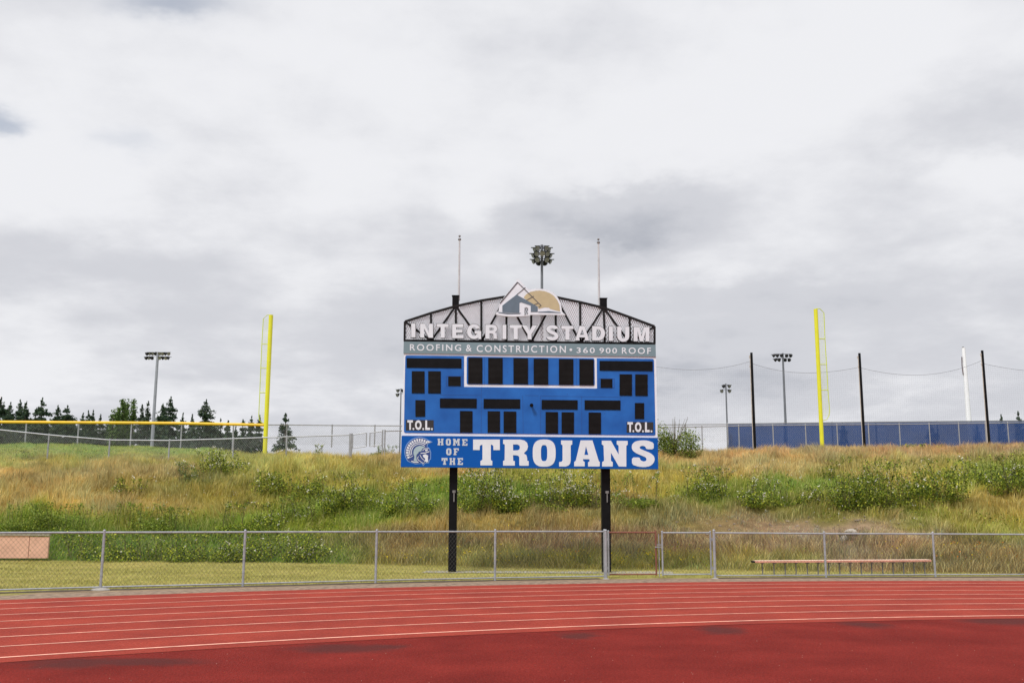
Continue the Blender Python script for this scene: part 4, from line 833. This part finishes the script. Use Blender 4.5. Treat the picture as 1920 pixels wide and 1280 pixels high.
# ------------------------------------------------------------------ bench, boxes, rock
P0, P1 = flat(1414, 1079.5), flat(1744, 1078.8); zs0, zs1 = at(1414, 1051, P0[1])[2], at(1744, 1049, P1[1])[2]
bo = thing('bench', (P0[0], P0[1], 0), 'long low backless bench with a pinkish plank behind the track fence', 'bench')
d = P1-P0; Ln = np.linalg.norm(d); u = d/Ln; nrm = np.array([-u[1], u[0], 0]); mb = MB(); vs = []
for q, zc in ((P0, zs0), (P1, zs1)):
    for a, b in ((-.13, -.045), (.13, -.045), (.13, 0), (-.13, 0)): vs.append(q+nrm*a+np.array([0, 0, zc+b]))
mb.add(vs, [(0, 4, 5, 1), (1, 5, 6, 2), (2, 6, 7, 3), (3, 7, 4, 0), (0, 1, 2, 3), (7, 6, 5, 4)], 0)
seat = mb.build('seat', BENCHM, bo)
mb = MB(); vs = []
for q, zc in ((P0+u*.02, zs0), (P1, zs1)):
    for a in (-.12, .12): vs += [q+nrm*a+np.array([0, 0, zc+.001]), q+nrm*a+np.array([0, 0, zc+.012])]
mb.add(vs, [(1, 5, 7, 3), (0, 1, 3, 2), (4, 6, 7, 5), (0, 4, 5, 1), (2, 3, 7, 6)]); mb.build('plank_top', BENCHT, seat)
mb = MB(); mb.box(tuple(P0-u*.02+np.array([0, 0, zs0-.02])), .05, .26, .05); mb.build('end_cap', BLACK, seat)
for lx in (228, 325, 420, 512, 608, 700, 792, 885, 975, 1070, 1160, 1255, 1345, 1437, 1527, 1620):
    q = (1380+lx/4.571-1414)/330; P = P0+d*q; zc = zs0+(zs1-zs0)*q-.046
    mb = MB(); mb.box((P[0]+.0, P[1], zc/2-.02), .028, .028, zc+.04); mb.box((P[0], P[1], zc-.015), .05, .22, .028); mb.build('leg', BENCHL, bo)
# pink panels at the toe of the bank, left edge
A_ = flat(98, 1050.5); A_ = np.array([A_[0], A_[1]-.35, 0]); zt = at(98, 1004, A_[1])[2]; u = np.array([math.cos(R(4)), math.sin(R(4)), 0])
o = thing('panel_stack', A_, 'pinkish plywood panels standing at the foot of the bank at the left edge', 'panels')
for k_, (s0, s1, dh) in enumerate(((-.62, 0, -.02), (-2.0, -.64, 0), (-3.6, -2.02, .0))):
    p = A_+u*(s0+s1)/2; mb = MB(); mb.box((p[0], p[1], (zt+dh)/2+.05), s1-s0, .10, zt+dh-.1, R(4)); mb.build('panel', WOOD, o)
mb = MB(); p = A_+u*(-1.8); mb.box((p[0], p[1]+.02, zt+.03), 3.64, .22, .035, R(4)); mb.build('top_board', mat('weathered_top_board', (.36, .30, .25), .8, 0, .15, 5), o)
def rock(px, py, wpx, hpx, label, seed):
    r_ = np.random.default_rng(seed); P = ground_at(px, py); s_ = wpx/2*P[1]/F; mb = MB(); mb.ball((P[0], P[1], P[2]+hpx*.2*P[1]/F), 1, 9, (s_, s_*.8, hpx*.75*P[1]/F))
    mb.v = [tuple(np.array(v)+(np.array(v)-P)*(vnoise(np.array(v[0]*4+seed), np.array(v[1]*4+v[2]*5))*.5-.25)) for v in mb.v]
    tag(mb.build('rock', ROCK, org=tuple(P)), label, 'rock')
rock(1597, 1001, 23, 10, 'pale rounded boulder in bare dirt on the slope above the fence right of the gate', 3)
rock(1582, 1013, 15, 9, 'smaller pale rock just below the boulder, seen through the fence', 5)

# ------------------------------------------------------------------ vegetation helpers
def leaf_quads(P, size, cols, upbias=.4, r_=rng):
    n = len(P); a = r_.normal(size=(n, 3)); a /= np.linalg.norm(a, axis=1)[:, None]
    nrm = r_.normal(size=(n, 3)); nrm[:, 2] += upbias*2; nrm /= np.linalg.norm(nrm, axis=1)[:, None]
    b = np.cross(nrm, a); b /= np.linalg.norm(b, axis=1)[:, None]+1e-9; a = np.cross(b, nrm); s = size[:, None]
    V = np.stack([P-a*s*.5, P+b*s*.32-a*s*.05, P+a*s*.5, P-b*s*.32-a*s*.05], 1).reshape(-1, 3)
    i = np.arange(n)*4; T = np.stack([i, i+1, i+2, i+3], -1); return V, T, np.repeat(cols, 4, 0)
GREENS = np.array([lin(c) for c in ((84, 112, 36), (128, 150, 52), (46, 70, 26), (156, 172, 72), (106, 134, 42), (60, 84, 30))])*1.25
def leafcols(n, bias=0, r_=rng):
    c = GREENS[r_.integers(0, len(GREENS), n)]*r_.uniform(.5, 1.35, (n, 1))*np.array([1.22, 1.02, .74]); return c*(1+bias)
def shrub(name, label, cat, base, W, Hh, n, flowers=0, leaf=.085, seed=0, group=None, airy=False, tint=None, D=None, full=False):
    r_ = np.random.default_rng(seed+100); root = thing(name, base, label, cat, group); D = D or W*.7
    nl_ = max(5, int(W/.36)); P = []; O = []
    for i in range(nl_):
        c = np.array([r_.uniform(-.5, .5)*W*.85, r_.uniform(-.5, .5)*D*.7, 0]); edge = 1-(abs(c[0])/(W*.5))**2*.55
        h = Hh*edge*r_.choice([.9, 1.0, 1.1, 1.2] if full else [.4, .65, .9, 1.15])*r_.uniform(.85, 1.1); rad = np.array([max(.2, W/nl_*r_.uniform(.8, 1.9)), max(.2, D*.35), h*.55]); c[2] = h*.45
        k = int(n/nl_); v = r_.normal(size=(k, 3)); v /= np.linalg.norm(v, axis=1)[:, None]; v *= (r_.uniform(.45 if airy else .7, 1.12, (k, 1)))
        P.append(c+v*rad)
    P = np.concatenate(P); P[:, 2] = np.abs(P[:, 2]); 
    P += (r_.normal(size=P.shape))*(.085 if airy else .035)
    # sprays reaching out of the mass
    ns_ = max(6, int(W*(5 if airy else 7))); canes = MB()
    for i in range(0 if airy else ns_):
        a = np.array([r_.uniform(-.45, .45)*W, r_.uniform(-.4, .2)*D, .1]); dr_ = np.array([r_.uniform(-1, 1), r_.uniform(-.8, .3), 0]); ln = r_.uniform(.3, .8)*min(1.4, max(.6, Hh))*(.5 if airy else 1)
        pts = [a+dr_*ln*q+np.array([0, 0, Hh*r_.uniform(.95, 1.1)*(1.25*q*(1.9-q)) if q else 0]) for q in (0, .3, .6, 1.0)]
        if airy: pts[0] = np.array([.03, 0, Hh*.2])
        canes.tube([base+p for p in pts], .008, 4, .004)
        pp = np.array(pts); tt = r_.uniform(.2, 1, 26); P = np.concatenate([P, np.stack([np.interp(tt, (0, .3, .6, 1.), pp[:, j]) for j in range(3)], -1)+r_.normal(size=(26, 3))*.045])
    if airy:
        canes.tube([base+np.array([0, 0, -.1]), base+np.array([.05, 0, Hh*.35])], .035, 6, .02)
        for i in range(12):
            a = r_.uniform(0, 6.28); q_ = r_.uniform(.1, .9); canes.tube([base+np.array([.05*q_, 0, -.1+q_*(Hh*.35+.1)]), base+np.array([math.cos(a)*W*.25, math.sin(a)*D*.2, Hh*r_.uniform(.5, .7)]), base+np.array([math.cos(a)*W*.42, math.sin(a)*D*.3, Hh*r_.uniform(.75, 1.0)])], .018, 5, .006)
    canes.build('stem', CANE, root)
    c = leafcols(len(P), 0, r_)
    if tint is not None: c = c*.45+np.array(tint)*.55*r_.uniform(.7, 1.3, (len(P), 1))
    V, T, C = leaf_quads(P+base, r_.uniform(.6, 1.3, len(P))*leaf, c, .45, r_); np_mesh('foliage', V, T, LEAF, C, root)
    if flowers:
        top = P[(P[:, 2] > Hh*.35)]; idx = r_.integers(0, len(top), flowers//4); Q = top[idx]*np.array([1.03, 1.1, 1.04])+np.array([0, -.03, .02])
        Q = np.repeat(Q, 4, 0)+r_.normal(size=(len(Q)*4, 3))*.045
        V, T, C = leaf_quads(Q+base, r_.uniform(.05, .085, len(Q)), np.ones((len(Q), 3)), .8, r_); np_mesh('blossom', V, T, FLOWER, None, root)
    return root
BR = [(415, 892, 95, 40, 110, 'bramble bush crowned with white blossom below the left upper fence'),
 (362, 908, 62, 34, 24, 'small pale bramble just down-left of the blossoming bush near the left upper fence'),
 (655, 962, 92, 64, 44, 'dark green bramble on the slope, left of the scoreboard and above the fence'),
 (600, 862, 22, 24, 0, 'small dark leafy sapling on the crest, midway between left foul pole and scoreboard'),
 (775, 962, 100, 52, 34, 'broad bramble mound on the slope under the helmet emblem'),
 (905, 960, 110, 80, 190, 'white-flowered bramble just right of the left scoreboard post'),
 (990, 958, 90, 58, 30, 'deep green bramble below the middle of the team sign'),
 (1072, 948, 100, 60, 150, 'pale blossoming bramble just left of the right scoreboard post'),
 (1190, 950, 100, 50, 30, 'yellowish bramble just right of the right scoreboard post'),
 (1325, 935, 100, 50, 60, 'bramble in flower on the right slope, leftmost of the line beyond the gate'),
 (1438, 948, 96, 40, 60, 'low dark bramble on the right slope, left of the big one'),
 (1530, 944, 60, 24, 16, 'thin low bramble joining the left side of the big dark bush'),
 (1652, 952, 160, 80, 60, 'biggest dark bramble bush on the right slope'),
 (1758, 938, 116, 66, 50, 'bushy bramble joined to the right side of the biggest dark bush'),
 (1890, 925, 90, 62, 40, 'bramble bush cut by the right edge of the photo'),
 (1640, 905, 60, 26, 6, 'light green bramble spray above the biggest dark bush'),
 (60, 995, 110, 42, 0, 'bright green low bush at the left edge just above the fence rail'),
 (125, 992, 90, 40, 0, 'bright green rounded low bush, second from the left edge above the fence rail'),
 (265, 992, 90, 40, 0, 'soft green bush above the fence rail between first and second fence posts'),
 (330, 996, 90, 38, 4, 'leafy green patch above the rail just left of the second fence post'),
 (470, 996, 110, 44, 30, 'flowering green bush above the rail near the second fence post'),
 (560, 985, 120, 44, 20, 'wide yellow-green bramble above the rail between second and third fence posts'),
 (520, 925, 90, 34, 20, 'sparse bramble in mid slope below the left foul pole'),
 (580, 935, 70, 34, 18, 'round mid-slope bramble left of the dark one beside the scoreboard'),
 (245, 925, 60, 22, 12, 'trailing bramble with a few white flowers in the golden grass, left slope'),
 (190, 1048, 150, 40, 6, 'green thicket behind the fence just right of the pink panels'),
 (330, 1050, 150, 42, 10, 'green thicket behind the fence between the first two posts'),
 (470, 1051, 120, 44, 26, 'green thicket with white flowers behind the second fence post'),
 (565, 1052, 100, 44, 30, 'leafy flowering thicket behind the fence between second and third posts'),
 (1560, 905, 36, 24, 4, 'little tuft of bramble leaves below the right foul pole'),
 (1830, 905, 90, 26, 6, 'low loose bramble above the bushy one near the right edge'),
 (1725, 853, 60, 16, 0, 'green sprig on the crest before the windscreen, left of the flagpole'),
 (720, 852, 40, 18, 0, 'grey-green weed clump on the crest touching the left side of the scoreboard')]
for i, (px, py, wp_, hp, fl, lab) in enumerate(BR):
    P = ground_at(px, py); s_ = P[1]/F; W = wp_*s_; Hh = max(.3, hp*s_*.95)
    shrub('bramble_bush', lab, 'bush', P-np.array([0, 0, .05]), W, Hh, int(1900*max(.35, W*Hh)), int(fl*3.4), .07, i, 'brambles and shrubs on the bank', tint=(lin((120, 140, 50))*.9 if i in (8, 15, 16, 17, 18, 19, 21) else (lin((110, 130, 90))*.8 if i in (1, 32) else None)), D=min(W*.7, 1.6), full=i in (0, 2, 5, 12, 13, 14))
P = ground_at(1264, 858); P = np.array([P[0]*47.5/P[1], 47.5, 0]); P[2] = H(P[0], P[1])
shrub('young_tree', 'loose leafy young tree on the crest at the right side of the scoreboard', 'tree', P, 66*47.5/F, 2.0, 5600, 0, .085, 79, airy=True, full=False, tint=lin((104, 124, 52))*.9)

# ------------------------------------------------------------------ trees
def conifer_mesh(h, w_, seed, dense=1.0):
    """whorls of drooping boughs, each a flat spray of needles clumps"""
    r_ = np.random.default_rng(seed); P = []; S_l = []; nlay = int(h*3.6); side = r_.uniform(.8, 1.2, 12)
    for i in range(nlay):
        q = i/(nlay-1); z = h*(.05+.95*q)+r_.normal()*.06; rad = (w_/2)*min(1, 1.3*(1-q)**.86)*r_.uniform(.75, 1.12)+.03
        nb = int(5+7*(1-q)*dense)
        for b in range(nb):
            a = r_.uniform(0, 6.28); ln = rad*r_.uniform(.75, 1.2)*side[int(a*1.9) % 12]; k = int(5+40*ln*dense); t_ = r_.uniform(.03, 1, k)**.8
            up_ = .35 if q > .75 else -.02
            x = math.cos(a)*ln*t_; y = math.sin(a)*ln*t_; zz = z+ln*(up_*t_-.30*t_**2)+r_.normal(size=k)*.06-np.abs(r_.normal(size=k))*.08
            wd = .22*ln**.6*(1.1-t_); sp = r_.normal(size=k)*wd; P.append(np.stack([x-math.sin(a)*sp, y+math.cos(a)*sp, zz], -1)); S_l.append(np.where(t_ > .8, .17, .24)*(1 if q < .85 else .7))
    return np.concatenate(P), np.concatenate(S_l)
CG = np.array([lin(c) for c in ((44, 62, 46), (58, 76, 52), (36, 52, 42), (70, 84, 56))])*1.6
def conifer(label, px, ytop, wpx, Y, seed, group='conifers beyond the left outfield fence', dense=1.0, col=None):
    T_ = at(px, ytop, Y); gz = float(H(T_[0], Y))-.3; h = T_[2]-gz; w_ = wpx*Y/F; r_ = np.random.default_rng(seed)
    base = np.array([T_[0], Y, gz]); root = thing('conifer_tree', base, label, 'tree', group)
    mb = MB(); mb.tube([base, base+np.array([.05, 0, h*.5]), base+np.array([0, 0, h*.97])], .16, 8, .02); mb.build('trunk', BARK, root)
    P, S_l = conifer_mesh(h, w_, seed, dense); n = len(P)
    c = CG[r_.integers(0, 4, n)]*r_.uniform(.7, 1.35, (n, 1))
    if col is not None: c = c*.3+np.array(col)*.7*r_.uniform(.7, 1.3, (n, 1))
    V, T, C = leaf_quads(P+base, S_l*r_.uniform(.7, 1.3, n), c, .2, r_); np_mesh('crown', V, T, LEAF, C, root); return root
CT = [(3, 745, 46, 'dark conifer cut by the left edge, tallest there'), (20, 756, 34, 'dark conifer crowding the right side of the left-edge tree'), (38, 752, 34, 'ragged-topped conifer above the first yellow-cap fence post'), (50, 753, 30, 'slim conifer twin right beside the ragged-topped one'), (80, 748, 46, 'broad conifer with a spiky leader, left group'),
 (109, 760, 22, 'narrow dark conifer between the broad spiky one and the round one'), (127, 760, 40, 'round-shouldered conifer at the end of the left dense group'), (156, 775, 20, 'short conifer, first of the low gap right of the round one'), (166, 772, 20, 'short conifer, second of the low gap'), (175, 770, 18, 'little pointed conifer in the low gap'), (189, 778, 26, 'faint low conifer just left of the light green poplars'),
 (267, 758, 20, 'thin grey-green pine right of the poplars'), (278, 755, 24, 'thin grey-green pine nearest the left floodlight'), (306, 756, 36, 'dark conifer just right of the left floodlight pole'), (321, 745, 40, 'tallest dark conifer right of the left floodlight'), (343, 778, 22, 'low conifer filling the gap right of the tallest dark one'), (361, 777, 18, 'slender small conifer left of the dense wide one'), (387, 751, 46, 'dense wide conifer halfway between floodlight and left foul pole'), (414, 786, 18, 'small conifer right of the dense wide one'), (428, 789, 22, 'small dark conifer, second right of the dense wide one'),
 (456, 786, 26, 'bushy conifer left of the foul pole wing'), (472, 781, 24, 'conifer right behind the foul pole wing'), (487, 779, 22, 'conifer just left of the yellow foul pole'), (536, 771, 44, 'lone open-branched conifer right of the left foul pole')]
for i, (px, yt, wp_, lab) in enumerate(CT):
    lone = px == 536; pale = px in (267, 278, 189, 414)
    conifer(lab, px, yt, wp_*(1.5 if lone else 2.3), 84 if lone else 92+(i*37 % 13), 200+i, dense=.55 if lone else .8 if pale else 1.15, col=(lin((70, 82, 66)) if pale else None))
FIL = [(-12, 790, 60), (30, 793, 60), (66, 792, 56), (100, 796, 56), (140, 795, 60), (175, 797, 56), (205, 798, 56), (240, 800, 50), (300, 797, 50), (335, 802, 50), (398, 802, 40), (442, 805, 36)]
wl = ['leftmost', 'second', 'third', 'fourth', 'fifth', 'sixth', 'seventh', 'eighth', 'ninth', 'tenth', 'eleventh', 'twelfth']
for i, (px, yt, wp_) in enumerate(FIL): conifer('low bushy conifer showing only through the left fences, %s from the left' % wl[i], px, yt-(10 if px < 150 else 5), wp_*1.7, 106, 300+i, 'low conifers behind the left fences', 1.3)
for px, yt, wp_, lab in ((1877, 778, 18, 'small distant conifer over the windscreen, the lower of two at the right edge'), (1909, 772, 24, 'distant conifer over the windscreen, the taller one nearest the right edge'), (1745, 792, 34, 'conifer seen dimly through the blue windscreen left of the flagpole'), (1832, 797, 24, 'conifer seen dimly through the blue windscreen right of the flagpole'), (1580, 793, 26, 'conifer seen dimly through the windscreen right of the foul pole')):
    conifer(lab, px, yt, wp_*1.9, 100, int(px), 'conifers beyond the windscreen', 1.3)
def poplar(label, px, yt, wpx, Y, seed):
    T_ = at(px, yt, Y); gz = float(H(T_[0], Y))-.3; h = T_[2]-gz; base = np.array([T_[0], Y, gz]); r_ = np.random.default_rng(seed); W = wpx*Y/F
    root = thing('poplar_tree', base, label, 'tree', 'light green poplars'); mb = MB(); mb.tube([base, base+np.array([.1, 0, h*.4]), base+np.array([0, 0, h*.9])], .15, 8, .03)
    P = []
    for i in range(26):
        q = r_.uniform(.15, .95); rr_ = W/2*math.sin(math.pi*min(1, q*.85+.12))**.7; a = r_.uniform(0, 6.28); o_ = np.array([math.cos(a)*rr_*.55, math.sin(a)*rr_*.55, h*q]); k = 60
        mb.tube([base+np.array([0, 0, h*q*.8]), base+o_], .03, 4, .01); P.append(o_+r_.normal(size=(k, 3))*np.array([rr_*.28+.05, rr_*.28+.05, .45])*.8)
    mb.build('trunk', BARK, root); P = np.concatenate(P); P = P[P[:, 2] < h*1.01]; n = len(P); c = np.array([lin((104, 132, 62)), lin((80, 108, 50)), lin((124, 150, 76))])[r_.integers(0, 3, n)]*r_.uniform(.6, 1.1, (n, 1))
    V, T, C = leaf_quads(P+base, r_.uniform(.15, .28, n), c, .2, r_); np_mesh('crown', V, T, LEAF, C, root)
for i, (px, yt, wp_, lab) in enumerate(((213, 767, 18, 'shortest light green poplar, left of the poplar clump'), (223, 766, 16, 'short light green poplar, second in the clump'), (233, 749, 20, 'tall light green poplar, left of the tall three'), (241, 748, 18, 'tall light green poplar, middle of the tall three'), (251, 748, 20, 'tall light green poplar, right of the tall three'))): poplar(lab, px, yt, wp_, 96+i, 400+i)

# ------------------------------------------------------------------ grass (stuff)
def grass(name, n, sampler, hfun, cfun, wmin, wmax, label, lean=.35):
    x, y = sampler(n); z = H(x, y); n = len(x); h = hfun(x, y); k = h > .02; x, y, z, h = x[k], y[k], z[k], h[k]; n = len(x)
    a = rng.uniform(0, 2*math.pi, n); wd = rng.uniform(wmin, wmax, n); fa = fbm(x*.9+70, y*.9+20)*12; fm = np.clip(fbm(x*1.7+11, y*1.7+50)*2-.6, 0, 1); ln = rng.normal(size=(n, 2))*lean*h[:, None]*.8+np.stack([np.cos(fa)*fm, np.sin(fa)*fm*.6], -1)*h[:, None]*lean*2.2
    bx_, by_ = np.cos(a)*wd/2, np.sin(a)*wd/2; c0, c1 = cfun(x, y, z)
    B0 = np.stack([x-bx_, y-by_, z-.03], -1); B1 = np.stack([x+bx_, y+by_, z-.03], -1)
    M0 = np.stack([x-bx_*.8+ln[:, 0]*.35, y-by_*.8+ln[:, 1]*.35, z+h*.6], -1); M1 = np.stack([x+bx_*.8+ln[:, 0]*.35, y+by_*.8+ln[:, 1]*.35, z+h*.6], -1)
    Tp = np.stack([x+ln[:, 0], y+ln[:, 1], z+h], -1)
    V = np.stack([B0, B1, M1, M0, Tp], 1).reshape(-1, 3); i = np.arange(n)*5
    T = np.concatenate([np.stack([i, i+1, i+2], -1), np.stack([i, i+2, i+3], -1), np.stack([i+3, i+2, i+4], -1)])
    C = np.stack([c0, c0, (c0+c1)/2, (c0+c1)/2, c1], 1).reshape(-1, 3)
    o = np_mesh(name, V, T, GRASSM, np.clip(C, .004, .9)); tag(o, label, kind='stuff'); return o
def toe_of(x, y): return np.interp(x/y, TT, TOEY)
def s_slope(n):
    t_ = rng.uniform(-.66, .66, n); y = 27+(rng.random(n)**.85)*32; x = t_*y; k = y > toe_of(x, y)+rng.normal(size=n)*.12; return x[k], y[k]
def h_slope(x, y):
    z = H(x, y); px, py = proj(np.stack([x, y, z], -1)); cl = fbm(x*1.3+5, y*1.3+2)
    h = .14+.68*np.clip(cl-.25, 0, 1)*rng.uniform(.45, 1.45, len(x))
    bare = np.clip(np.exp(-((px-1470)/230)**2-((py-990)/22)**2)*1.25-(cl-.5)*1.2, 0, 1); h = h*(1-.85*bare)
    short = np.clip((y-49.5)/3, 0, 1)*np.clip((520-px)/120, 0, 1); h = h*(1-.72*short)
    h *= np.clip((y-toe_of(x, y))/1.5+.5, .45, 1)
    tuft = (np.exp(-((px-545)/50)**2-((py-880)/14)**2)+np.exp(-((px-110)/120)**2-((py-925)/30)**2)); return h*(1+.5*tuft)
def c_slope(x, y, z):
    c = zone_col(x, y, z); k_ = np.clip((c[:, :1]/c[:, 1:2]-1.15)*.9, 0, .30)+.06; c = (c*(1-k_)+c.mean(1)[:, None]*k_)*1.60*np.array([.97, 1.02, .83]); j = rng.uniform(.65, 1.35, (len(x), 1)); hue = rng.normal(size=(len(x), 1))*.10; pt = fbm(x*1.1+90, y*1.1+14, 4)[:, None]; pg = fbm(x*.55+120, y*.55+77, 3)[:, None]; j = j*(.48+1.08*pt)*np.where(fbm(x*2.6+7, y*2.6+33, 2)[:, None] > .63, .72, 1.0); hue = hue+(pg-.5)*-.5
    c = c*j*np.array([1, 1, 1]); c[:, :1] *= 1+hue; c[:, 2:] *= 1-hue
    straw = (rng.random(len(x)) < .24)[:, None]; c = np.where(straw, c*.5+lin((216, 200, 136))*.55, c)
    grn = (rng.random(len(x)) < .11)[:, None]; c = np.where(grn, c*.6+lin((120, 136, 58))*.4, c)
    tip = c*1.1+np.array([.02, .012, .008]); return c, tip
grass('tall_grass', 520000, s_slope, h_slope, c_slope, .008, .022, 'tall dry golden and green grass covering the bank')
def s_lawn(n):
    t_ = rng.uniform(-.66, .66, n); y = rng.uniform(17, 35, n); x = t_*y; r_ = np.hypot(x-TCX, y-TCY); k = (y < toe_of(x, y)+.2) & (r_ > TRO+.75+rng.random(n)*.5)
    k &= y > np.interp(x, FX, FY)+.14+rng.random(n)*.12; q = (x > flat(800, 1073)[0]) & (x < flat(1255, 1073)[0]) & (np.abs(y-28.05) < .28); k &= ~q; return x[k], y[k]
def c_lawn(x, y, z):
    n_ = fbm(x*.5+8, y*1.6)[:, None]; c = lin((168, 162, 92))*1.0*rng.uniform(.7, 1.3, (len(x), 1))*(.58+.8*n_)
    dry = (rng.random(len(x))[:, None] < .2+.5*(n_ > .55)); c = np.where(dry, c*.4+lin((204, 184, 126))*.6, c); return c, c*1.05
grass('lawn', 230000, s_lawn, lambda x, y: rng.uniform(.025, .06, len(x)), c_lawn, .006, .012, 'short mown lawn between the track fence and the bank', .5)
# low broadleaf weeds and flowers mixed into the grass
def scatter(name, n, pxs, pys, size, cols, label, hmax, mt, spread=1.0, r_=rng):
    out = []
    for _ in range(n):
        px = random.uniform(*pxs); py = random.uniform(*pys); P = ground_at(px, py); out.append(P)
    return np.array(out)
gridx = np.arange(-42, 42, .01)
def weeds():
    x, y = s_slope(130000); z = H(x, y); px, py = proj(np.stack([x, y, z], -1)); c = zone_col(x, y, z)
    green = np.clip((c[:, 1]-c[:, 0])*9+.42, 0, 1)*np.clip((fbm(x*.9+31, y*.9+7)-.44)*5, 0, 1); k = rng.random(len(x)) < green*(y < 52)*np.where((py > 1000) & (px > 650), .35, 1); x, y, z = x[k], y[k], z[k]
    x = np.repeat(x, 4)+rng.normal(size=len(x)*4)*.12; y = np.repeat(y, 4)+rng.normal(size=len(y)*4)*.12; z = H(x, y)+rng.uniform(.08, .5, len(x)); n = len(x)
    c = GREENS[np.array([0, 1, 2, 4, 5, 0, 4])[rng.integers(0, 7, n)]]*rng.uniform(.6, 1.25, (n, 1))*np.array([1.35, 1.03, .75]); V, T, C = leaf_quads(np.stack([x, y, z], -1), rng.uniform(.035, .085, n), c, .5); return V, T, C
V, T, C = weeds(); tag(np_mesh('weeds', V, T, LEAF, C), 'green broadleaf weeds growing through the grass', kind='stuff')
def flowers(name, spots, col, size, label, lift=(.15, .4)):
    P = []
    for (a, b, c, d, n) in spots:
        for _ in range(n):
            g_ = ground_at(random.uniform(a, b), random.uniform(c, d)); P.append(g_+np.array([random.gauss(0, .1), random.gauss(0, .1), random.uniform(*lift)]))
            for _ in range(random.randint(0, 3)): P.append(P[-1]+np.array([random.gauss(0, .07), random.gauss(0, .07), random.gauss(0, .05)]))
    P = np.array(P); V, T, C = leaf_quads(P, rng.uniform(.6, 1.2, len(P))*size, np.repeat(np.array([col]), len(P), 0)*rng.uniform(.8, 1.2, (len(P), 1)), .6)
    tag(np_mesh(name, V, T, LEAF, C), label, kind='stuff')
flowers('yellow_flowers', [(690, 1110, 1042, 1064, 120), (1150, 1330, 1040, 1066, 70), (150, 650, 1020, 1052, 50), (1640, 1920, 1030, 1070, 30), (900, 1120, 950, 990, 14)], lin((226, 200, 30)), .055, 'small yellow flowers along the foot of the bank')
flowers('orange_flowers', [(1750, 1920, 1035, 1066, 26), (1060, 1080, 1050, 1062, 6), (925, 940, 1050, 1062, 6), (260, 280, 965, 980, 3), (790, 830, 918, 930, 3)], lin((224, 130, 28)), .05, 'a few orange poppies near the foot of the bank')
flowers('white_flowers', [(200, 700, 900, 995, 70), (1240, 1700, 880, 960, 90), (1400, 1720, 960, 990, 22), (560, 760, 900, 960, 50), (1150, 1240, 880, 940, 16)], np.array([.66, .66, .58]), .05, 'white bramble flowers dotted over the bank', (.25, .5))
def stones():
    V = []; Fc = []
    for _ in range(260):
        g_ = ground_at(min(1760, max(1180, random.gauss(1470, 170))), random.uniform(968, 1030)); s_ = random.uniform(.015, .04)*random.choice((1, 1, 1.8)); b0 = len(V)
        for dx, dy, dz in ((-1, -.6, 0), (1, -.7, 0), (.8, .8, 0), (-.9, .7, 0), (-.3, -.2, .8), (.4, .1, .7)): V.append(g_+np.array([dx, dy, dz+.1])*s_*random.uniform(.7, 1.2))
        Fc += [(b0, b0+1, b0+5), (b0, b0+5, b0+4), (b0+1, b0+2, b0+5), (b0+2, b0+3, b0+4), (b0+2, b0+4, b0+5), (b0+3, b0, b0+4)]
    mb = MB(); mb.add(V, Fc); return mb
tag(stones().build('stones', mat('tan_stones', (.24, .185, .14), .95, 0, .3, 5)), 'small stones and clods in the bare patch of the bank', kind='stuff')
for o in list(bpy.data.objects):
    if o.type == 'MESH' and o.parent is None and 'category' not in o and 'kind' not in o: print('untagged', o.name)
